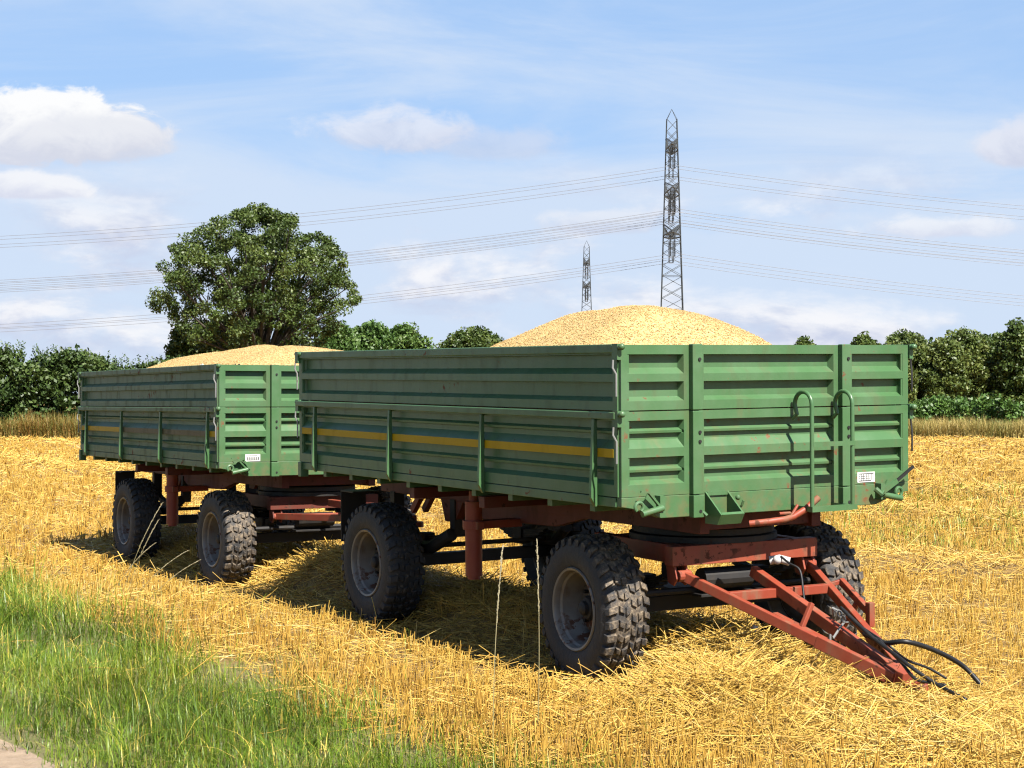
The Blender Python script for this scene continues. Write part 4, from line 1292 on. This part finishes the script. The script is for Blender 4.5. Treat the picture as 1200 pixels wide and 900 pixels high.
PX, PHt = pylon(787.5, 128, YP, 'tall lattice power pylon rising above the nearer grain heap', 4.8, 1.75, ARMS, rot=-.075)
pylon(687.5, 282, 520.0, 'small distant pylon left of the tall one, behind the grain heap', 5.0, 1.6, [(zo(310, 520), 6.0), (zo(337, 520), 7.5)], rot=-.03)

def power_line(z, yoff, label, drop_l=34, drop_r=30):
    """a pair of conductors sagging away on both sides of the tall pylon"""
    root = empty('power_line', (PX, YP + yoff, z))
    for dz in (0, .55):
        for side, sag in ((-1, 13.5), (1, 13.5)):
            pts = []
            S = 340.0
            for i in range(41):
                s = S * (i / 40) ** 1.15
                drop = sag * (1 - ((s - S / 2) / (S / 2)) ** 2)
                pts.append((side * s, (0 if side < 0 else -.10 * s), dz - drop))
            MB().tube(pts, .034, 5).build('conductor', M['wire'], root)
    tag(root, label, 'power line', 'power lines hung from the tall pylon')
side = {(-1): 'near', 1: 'far'}
lv = ['upper', 'middle', 'lower']
z0 = ARMS[0][0] - 4.1
power_line(z0, -6.4, 'upper pair of power lines, the higher of the two upper ones at the tall pylon')
power_line(z0, 6.4, 'upper pair of power lines, the lower of the two upper ones at the tall pylon')
z1 = ARMS[1][0] - 4.1
power_line(z1, -9.3, 'middle power lines hung at the near arm end, topmost of the middle four')
power_line(z1, -5.3, 'middle power lines hung halfway along the near arm, second of the middle four')
power_line(z1, 5.3, 'middle power lines hung halfway along the far arm, third of the middle four')
power_line(z1, 9.3, 'middle power lines hung at the far arm end, lowest of the middle four')
z2 = ARMS[2][0] - 4.1
power_line(z2, -6.6, 'lowest level power lines, the upper pair of that level')
power_line(z2, 6.6, 'lowest power lines of all, nearest the horizon')

# ------------------------------------------------------------------ light and sky
SUN_EL, SUN_AZ = 50.0, None
sd_ = Vector((math.cos(-1.0308 - R(1.2)), math.sin(-1.0308 - R(1.2)), 0)).normalized()   # horizontal direction to the sun
to_sun = Vector((sd_.x * math.cos(R(SUN_EL)), sd_.y * math.cos(R(SUN_EL)), math.sin(R(SUN_EL))))
sl = bpy.data.lights.new('sun', 'SUN'); sl.energy = 5.0; sl.angle = R(.5); sl.color = (1, .945, .86)
so = bpy.data.objects.new('sun', sl); link(so); so.location = (20, -20, 40)
so.rotation_euler = (-to_sun).to_track_quat('-Z', 'Y').to_euler()

def build_world():
    w = bpy.data.worlds.new('World'); sc.world = w; w.use_nodes = True
    nt = NT(w.node_tree); nt.n.clear()
    out = nt.node('ShaderNodeOutputWorld'); bg = nt.node('ShaderNodeBackground')
    sky = nt.node('ShaderNodeTexSky'); sky.sky_type = 'NISHITA'; sky.sun_disc = False
    sky.sun_elevation = R(SUN_EL); sky.sun_rotation = math.atan2(to_sun.x, to_sun.y)
    sky.air_density = 1.0; sky.dust_density = .6; sky.ozone_density = 1.5
    D = nt.node('ShaderNodeTexCoord').outputs['Generated']
    sep = nt.node('ShaderNodeSeparateXYZ'); nt.l.new(D, sep.inputs[0])
    az = nt.math('ARCTAN2', sep.outputs[0], sep.outputs[1]); el = nt.math('ARCSINE', sep.outputs[2])
    ca = nt.node('ShaderNodeCombineXYZ'); nt.l.new(az, ca.inputs[0]); nt.l.new(el, ca.inputs[1])
    A = ca.outputs[0]
    wisps = nt.noise(nt.mapping(A, (1.0, 5.5, 1), (3.3, 1.2, 0)), 3.0, 7, .6, .6)
    puffs = nt.noise(nt.mapping(A, (1.0, 2.3, 1), (1.1, .4, 0)), 9.0, 7, .62, .3)
    fine = nt.noise(nt.mapping(A, (1, 1.5, 1)), 34.0, 7, .62, .5)
    # veil: pale towards the horizon, broken with height; the sky behind stays clear
    low = nt.step(el, .25, .0)
    back = nt.step(nt.math('ABSOLUTE', az), 1.5, .6)
    up = nt.step(el, .50, .24)
    open_ = nt.math('MULTIPLY', back, up)
    SB = .5
    blue = nt.mix(1.0, sky.outputs[0], (SB * .92, SB * 1.0, SB * 1.10), 'MULTIPLY')
    T = lambda r, g, b: (r * 10 / 3.4, g * 10 / 3.4, b * 10 / 3.4)      # sky radiance as seen at this exposure
    col = nt.mix(nt.math('MULTIPLY', open_, .80), blue, T(.38, .58, .91))
    veil = nt.math('MULTIPLY', nt.step(nt.math('ADD', wisps, nt.math('MULTIPLY', low, .46)), .40, .80), nt.math('MULTIPLY', open_, .9))
    col = nt.mix(veil, col, T(.66, .77, .94))
    # low broken cloud banks
    band = nt.math('MULTIPLY', nt.step(el, .165, .085), nt.step(el, -.01, .015))
    B = nt.mapping(A, (1.0, 2.6, 1), (1.1, .4, 0))
    big = nt.noise(B, 5.5, 8, .6, .25)
    pf = nt.math('ADD', nt.math('MULTIPLY', big, .6), nt.math('MULTIPLY', puffs, .4))
    bank = nt.math('MULTIPLY', nt.step(pf, .46, .60), band)
    pf2 = nt.noise(nt.mapping(A, (1.0, 2.6, 1), (1.1, .425, 0)), 5.5, 8, .6, .25)      # the same field a little higher: tops are lit, bases are grey
    lit = nt.step(nt.math('ADD', nt.math('MULTIPLY', nt.math('SUBTRACT', big, pf2), 3.2), nt.math('MULTIPLY', nt.math('SUBTRACT', fine, .5), .8)), -.30, .35)
    bc = nt.mix(lit, T(.58, .63, .80), T(.95, .95, .98))
    col = nt.mix(nt.math('MULTIPLY', bank, .92), col, bc)
    # larger single clouds: (az, el, half width, half height, opacity, edge noise)
    def cloud(col, a0, e0, ra, re, op, amp, lit, dark, shift, soft=.35):
        dx = nt.math('DIVIDE', nt.math('SUBTRACT', az, a0), ra); dy = nt.math('DIVIDE', nt.math('SUBTRACT', el, e0), re)
        dyb = nt.math('MULTIPLY', dy, nt.math('ADD', 1.0, nt.math('MULTIPLY', nt.math('LESS_THAN', dy, 0.0), .55)))
        r = nt.math('SQRT', nt.math('ADD', nt.math('POWER', nt.math('ABSOLUTE', dx), 2.0), nt.math('POWER', nt.math('ABSOLUTE', dyb), 2.0)))
        v = nt.math('ADD', nt.math('SUBTRACT', 1.0, r), nt.math('MULTIPLY', nt.math('SUBTRACT', nt.math('ADD', nt.math('MULTIPLY', puffs, .55), nt.math('MULTIPLY', fine, .45)), .5), nt.math('MULTIPLY', amp, 1.7)))
        m = nt.math('MULTIPLY', nt.step(v, .05, .05 + soft), op)
        g = nt.step(nt.math('ADD', nt.math('SUBTRACT', dy, nt.math('MULTIPLY', dx, shift)), nt.math('MULTIPLY', nt.math('SUBTRACT', fine, .5), 2.2)), -.55, .55)
        return nt.mix(m, col, nt.mix(g, T(*dark), T(*lit)))
    a = lambda px: math.atan((px - 600) / FPX); e = lambda py: math.atan((HORIZON - py) / FPX)
    col = cloud(col, a(40), e(165), .085, .030, .97, 1.3, (1.0, 1.0, 1.0), (.68, .71, .82), .35, .22)
    col = cloud(col, a(120), e(178), .050, .020, .85, 1.2, (.82, .84, .90), (.66, .69, .80), .2, .35)
    col = cloud(col, a(25), e(231), .045, .0115, .9, 1.0, (.92, .93, .97), (.70, .73, .86), 0, .3)
    col = cloud(col, a(450), e(160), .060, .022, .75, 1.4, (.84, .86, .94), (.62, .66, .80), .1, .5)
    col = cloud(col, a(575), e(172), .060, .016, .5, 1.5, (.70, .74, .87), (.58, .64, .80), 0, .6)
    col = cloud(col, a(1200), e(185), .034, .022, .8, 1.1, (.80, .82, .91), (.62, .65, .79), .1, .4)
    col = cloud(col, a(1120), e(275), .075, .012, .7, 1.5, (.92, .93, .97), (.68, .71, .84), 0, .5)
    col = cloud(col, a(720), e(262), .060, .012, .6, 1.6, (.86, .88, .94), (.62, .66, .80), 0, .5)
    nt.l.new(col, bg.inputs[0]); bg.inputs[1].default_value = .1
    nt.l.new(bg.outputs[0], out.inputs[0])
build_world()

# ------------------------------------------------------------------ render settings
sc.render.engine = 'CYCLES'
sc.view_settings.view_transform = 'Standard'; sc.view_settings.look = 'None'
sc.view_settings.exposure = math.log2(3.4); sc.view_settings.gamma = 1.0; sc.view_settings.use_curve_mapping = False
cy = sc.cycles
cy.use_denoising = True
try: cy.denoiser = 'OPENIMAGEDENOISE'; cy.denoising_input_passes = 'RGB_ALBEDO_NORMAL'
except Exception: pass
cy.max_bounces = 6; cy.diffuse_bounces = 2; cy.glossy_bounces = 2; cy.transmission_bounces = 3; cy.transparent_max_bounces = 4
cy.use_adaptive_sampling = True; cy.adaptive_threshold = .02
cy.filter_width = 1.2
cy.caustics_reflective = False; cy.caustics_refractive = False
